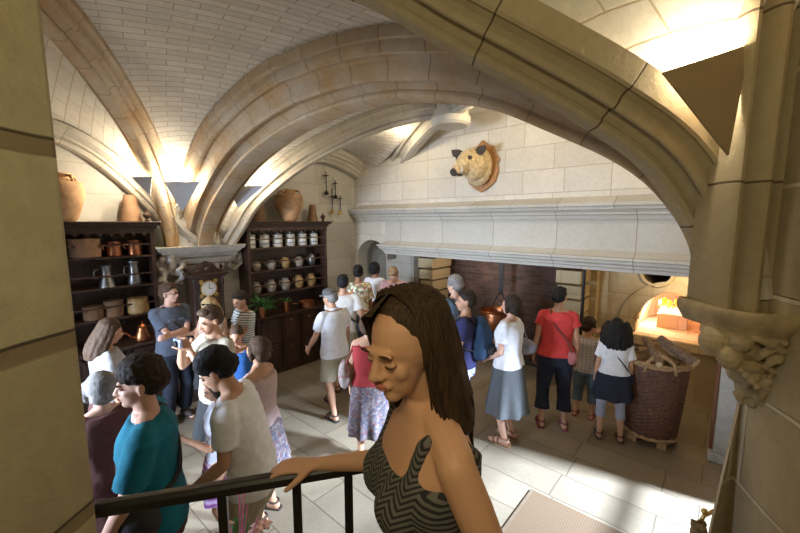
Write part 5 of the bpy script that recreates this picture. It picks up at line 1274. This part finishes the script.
P = person('grey-haired woman in a maroon dress just right of the left pier', loc, face(loc, 20), h, 'f', 'fair', ('bob', 'grey'), dict(k='blouse', m=C('maroon', (.09, .03, .025)), sl=.6, hem=.9), dict(k='skirt', m=C('maroon', (.09, .03, .025)), z=.4), dict(m=LEATH))
loc, h = place(213, 306, 3.35)
P = person('man in a beige t-shirt and black shorts looking at his camera, face lowered', loc, face(loc, 120), h, 'm', 'tan', ('short', 'brown'), dict(k='tee', m=C('beige', (.4, .35, .25)), sl=.6, hem=.88), dict(k='shorts', m=C('black_cloth', (.012, .012, .012)), L=.5, w=1.2), dict(m=LEATH), hyaw=0, hpitch=.25, LW=(-.06, .26, 1.42), RW=(.07, .26, 1.42), LP=(-.5, 0, -1), RP=(.5, 0, -1))
t = empty('camera', loc, P.root.rotation_euler[2], label='silver compact camera held up by the man in beige', cat='camera'); s_ = P.s
m = M(); m.box((-.055 * s_, .31 * s_, 1.46 * s_), (.055 * s_, .335 * s_, 1.53 * s_)); m.obj('body', plain('camera_silver', (.35, .4, .6), .3, .5), t, bevel=.006)
m = M(); m.lathe([(.024, 0), (.026, .02), (.018, .022)], (0, .333 * s_, 1.495 * s_), 20, ax=(0, 1, 0)); m.obj('lens', IRON, t, smooth='auto')
loc, h = place(237, 325, 3.9)
P = person('woman in a bright blue strappy top behind the man in beige', loc, face(loc, 165), h, 'f', 'tan', ('bun', 'brown'), dict(k='tank', m=C('blue_top', (.02, .1, .3)), hem=.92), dict(k='skirt', m=DKG, z=.5), dict(m=LEATH), hpitch=.3, LW=(-.1, .3, 1.25))
loc, h = place(257, 337, 3.0)
P = person('woman with brown hair and a pale rose top behind the dark-haired man in white', loc, face(loc, 55), h, 'f', 'tan', ('bob', 'brown'), dict(k='tank', m=C('pale_rose', (.5, .36, .33)), hem=.92), dict(k='skirt', m=PAT, z=.5), dict(m=LEATH))
loc, h = place(247, 350, 2.25)
P = person('man with thick black hair in a white t-shirt and khaki trousers, leaning forward', loc, face(loc, 75), h + .03, 'm', 'tan', ('curlyshort', 'black'), dict(k='tee', m=C('bright_white', (.78, .78, .8)), sl=.6, hem=.86, flare=.12), dict(k='trousers', m=C('khaki_light', (.42, .36, .25)), L=.95, w=1.15), dict(m=LEATH, k='shoe'), lean=.22, hpitch=.3, LW=(-.12, .3, .95), RW=(.2, .2, .9), build=1.0)
loc, h = place(219, 374, 2.75)
P = person('woman in white blouse and striped purple skirt before the man in beige', loc, face(loc, 95), h, 'f', 'tan', ('bob', 'dark'), dict(k='blouse', m=C('cool_white', (.65, .67, .74)), sl=.5, hem=.95, flare=.1), dict(k='skirt', m=striped('cloth_purple', (.3, .1, .3), (.55, .4, .6), 'Z', 22, .5), z=.6), dict(m=LEATH), hpitch=.3, LW=(-.1, .25, 1.0))
loc, h = place(146, 360, 1.95)
P = person('young man in a teal t-shirt with a dark strap across his back, in profile', loc, face(loc, 80), h, 'm', 'fair', ('curlyshort', 'dark'), dict(k='tee', m=C('teal', (.0, .14, .2)), sl=.75, hem=.86, flare=.1), dict(k='trousers', m=C('dark_red', (.07, .01, .012)), L=.95), dict(m=LEATH, k='shoe'), hyaw=.1, LW=(-.22, .22, .92), RW=(.23, .12, .88), lean=.05, vox=.007)
crossstrap(P, 1, (-.2, .05, 1.0), (.07, .1, .1), 'messenger_bag', 'dark messenger bag worn across the back of the man in teal', 'bag', DKG, DKG, r=.016)

# --- foreground woman
dep = .86
g = at(436, 400, dep); loc = Vector((g[0], g[1], .68)); hz = face(loc, 112)
top_ = at(412, 292, dep - .03); h = float(top_[2]) - .68 + .01
s = h / 1.75
rt = onz(316, 464, 1.768); Mi = (Matrix.Translation(loc) @ Matrix.Rotation(hz, 4, 'Z')).inverted()
wr = Mi @ Vector((rt[0], rt[1], 1.768))
dk = hairmat('deep', HAIR['deep'])
P = person('long-haired woman in a charcoal herringbone sleeveless dress leaning on the handrail in the foreground', loc, hz, h, 'f', 'olive', ('flow', 'deep'), dict(k='dress', m=herring('dress_herringbone'), hem=.86, flare=.02), dict(k='skirt', m=herring('dress_herringbone_skirt'), z=.5, fl=.06), dict(m=LEATH), RW=wr, LW=(-.24, .0, .86), hyaw=.42, hpitch=.16, hfwd=.02, lean=.06, vox=.0042, sm=7, lid=.0062, RP=(.4, -.4, -1), palmR=(0, 0, -1), hands=(.3, .18))
m = M(); q = random.Random(6); hd_, s = P.hd, P.s
for i in range(640):
    a = q.uniform(PI * .87, 2.13 * PI); top = q.uniform(0, 1); r0 = q.uniform(.96, 1.1)
    x0, y0 = .05 * math.cos(a) * top, .055 * math.sin(a) * top - .0
    x1, y1 = .086 * math.cos(a) * r0, .1 * math.sin(a) * r0 - .015
    zb = q.uniform(1.29, 1.42); w1 = q.uniform(-.02, .02); w2 = q.uniform(-.035, .035)
    pts = [(x0, y0 + .02 * (1 - top), 1.762), (x1 * .8, y1 * .8, 1.735), (x1, y1, 1.66), (x1 * .97 + w1 * .6, y1 * 1.0 - .005, 1.56), (x1 * .9 + w2 * .7, y1 * .98 - .015, 1.46), (x1 * .7 + w1, y1 * .9 - .015, zb)]
    m.tube([Vector(hd_(Vector(p))) * s for p in catmull(pts, 14)], [(.0014 + .0018 * math.sin(PI * min(1, k / 13))) * s for k in range(15)], 4)
for i in range(170):
    k = -1 if i % 2 else 1; u = q.random() if k > 0 else q.uniform(.55, 1); j = q.uniform(-.003, .003)
    kx = .86 if k < 0 else 1.0; ky = -.02 if k < 0 else 0
    pts = [(k * .002, .083 - .12 * u, 1.728 + .036 * min(1, u * 2)), (k * .034, .084 - .1 * u + j, 1.726 + .02 * u), (k * .066, .06 - .075 * u + j, 1.69), (k * (.088 + j), .04 - .05 * u, 1.62), (k * (.088 + j * 2), .022 - .04 * u, 1.52), (k * (.075 + j * 3), .01 - .03 * u, 1.42 + j * 8)]
    pts = [(a_ * kx, b_ + ky * (1.5 if n_ else .8), c_) for n_, (a_, b_, c_) in enumerate(pts)]
    m.tube([Vector(hd_(Vector(p))) * s for p in catmull(pts, 16)], [(.0016 + .0018 * math.sin(PI * min(1, kk / 15))) * s for kk in range(17)], 4)
m.obj('hair_strands', dk, P.root, smooth=True)

# ------------------------------------------------------------------ light
def spot(name, loc, power, color, r=.05, kind='POINT', **k):
    l = bpy.data.lights.new(name, kind); l.energy = power; l.color = color
    if kind in ('POINT', 'SPOT'): l.shadow_soft_size = r
    o = bpy.data.objects.new(name, l); COL.objects.link(o); o.location = tuple(map(float, loc)); 
    for a, v in k.items(): setattr(l, a, v)
    return o
def area(name, loc, target, size, power, color, spread=PI):
    l = bpy.data.lights.new(name, 'AREA'); l.energy = power; l.color = color; l.shape = 'RECTANGLE'; l.size, l.size_y = size; l.spread = spread
    o = bpy.data.objects.new(name, l); COL.objects.link(o); o.location = loc
    o.rotation_euler = (Vector(target) - Vector(loc)).to_track_quat('-Z', 'Y').to_euler(); return o
WARM2 = (1.0, .84, .6); WARM = (1.0, .9, .72); COOL = (.62, .76, 1.0)
def lamp_body(loc, lab):
    t = empty('vault_lamp', loc, label=lab, cat='lamp'); m = M(); m.box((-.03, -.015, -.03), (.03, .015, -.008)); m.obj('housing', IRON, t)
# shields and their lamps
def mid(*p): 
    v = Vector((0, 0, 0))
    for q_ in p: v += Vector(q_)
    return v / len(p)
def put_shield(a, b, c, mat, lab, L, power, color=WARM, r=.03):
    o = shield('s', a, b, c, mat); tag(o, lab, 'lamp shield')
    spot('vault_light', L, power, color, r)
    lamp_body(Vector(L) + Vector((Fv[0], Fv[1], 0)) * .03 + Vector((0, 0, -.02)), 'dark lamp behind the ' + lab)
put_shield(at(164, 182, 4.47), at(200, 182, 4.47), at(182, 212, 4.75), SHIELDL, 'pale triangular board between ribs above the left corbel', at(181, 184, 4.6), 27)
put_shield(at(131, 177, 4.35), at(152, 177, 4.35), at(150, 196, 4.5), SHIELDL, 'narrow pale board beside the leftmost diagonal rib', at(134, 176, 4.42), 20)
put_shield(at(228, 186, 4.95), at(264, 186, 4.95), at(238, 208, 5.2), SHIELDL, 'small pale board behind the great arch on the left', at(247, 188, 5.03), 25)
put_shield(at(663, 72, 1.45), at(750, 44, 1.4), at(729, 155, 1.42), SHIELD, 'large brown triangular board beside the near right shaft', at(700, 68, 1.465), 13)
spot('vault_light', (-4.1, 4.55, 3.78), 14, WARM2, .05); spot('vault_light', (-2.2, 4.3, 3.76), 15, WARM2, .08); spot('vault_light', (-.7, 4.2, 3.5), 13, WARM2, .08)
# oven and hearth lamps
spot('oven_light', (oc - .2, 6.7, 1.3), 34, (1, .74, .52), .05)
spot('oven_alcove_light', (-.35, 5.75, 1.72), 9, (1, .74, .42), .06)
spot('hearth_light', (-3.3, 5.75, 1.7), 10, (1, .8, .62), .08)
# daylight: sky seen through the two windows
area('window_daylight', (3.2, 5.0, 3.3), (-1.6, 3.1, .0), (.5, .45), 340, COOL, math.radians(60))
area('window_daylight', (-3.8, -2.3, 1.9), (-3.2, 2, .9), (1.5, 1.4), 170, COOL, math.radians(75))
spot('stair_fill', (.1, -.35, 3.1), 28, (1, .87, .52), .2)  # unseen warm fill added to brighten foreground woman, pier and near arch
spot('vault_light', (-5.2, -1.2, 3.0), 100, WARM, .08); spot('vault_light', (-.6, -1.2, 3.3), 80, WARM, .08)  # fill lights added behind the viewer to lift the webs and ribs
wd = bpy.data.worlds.new('world'); scene.world = wd; wd.use_nodes = True
wd.node_tree.nodes['Background'].inputs[0].default_value = (.75, .82, 1, 1); wd.node_tree.nodes['Background'].inputs[1].default_value = .05
vs.exposure = 0.3
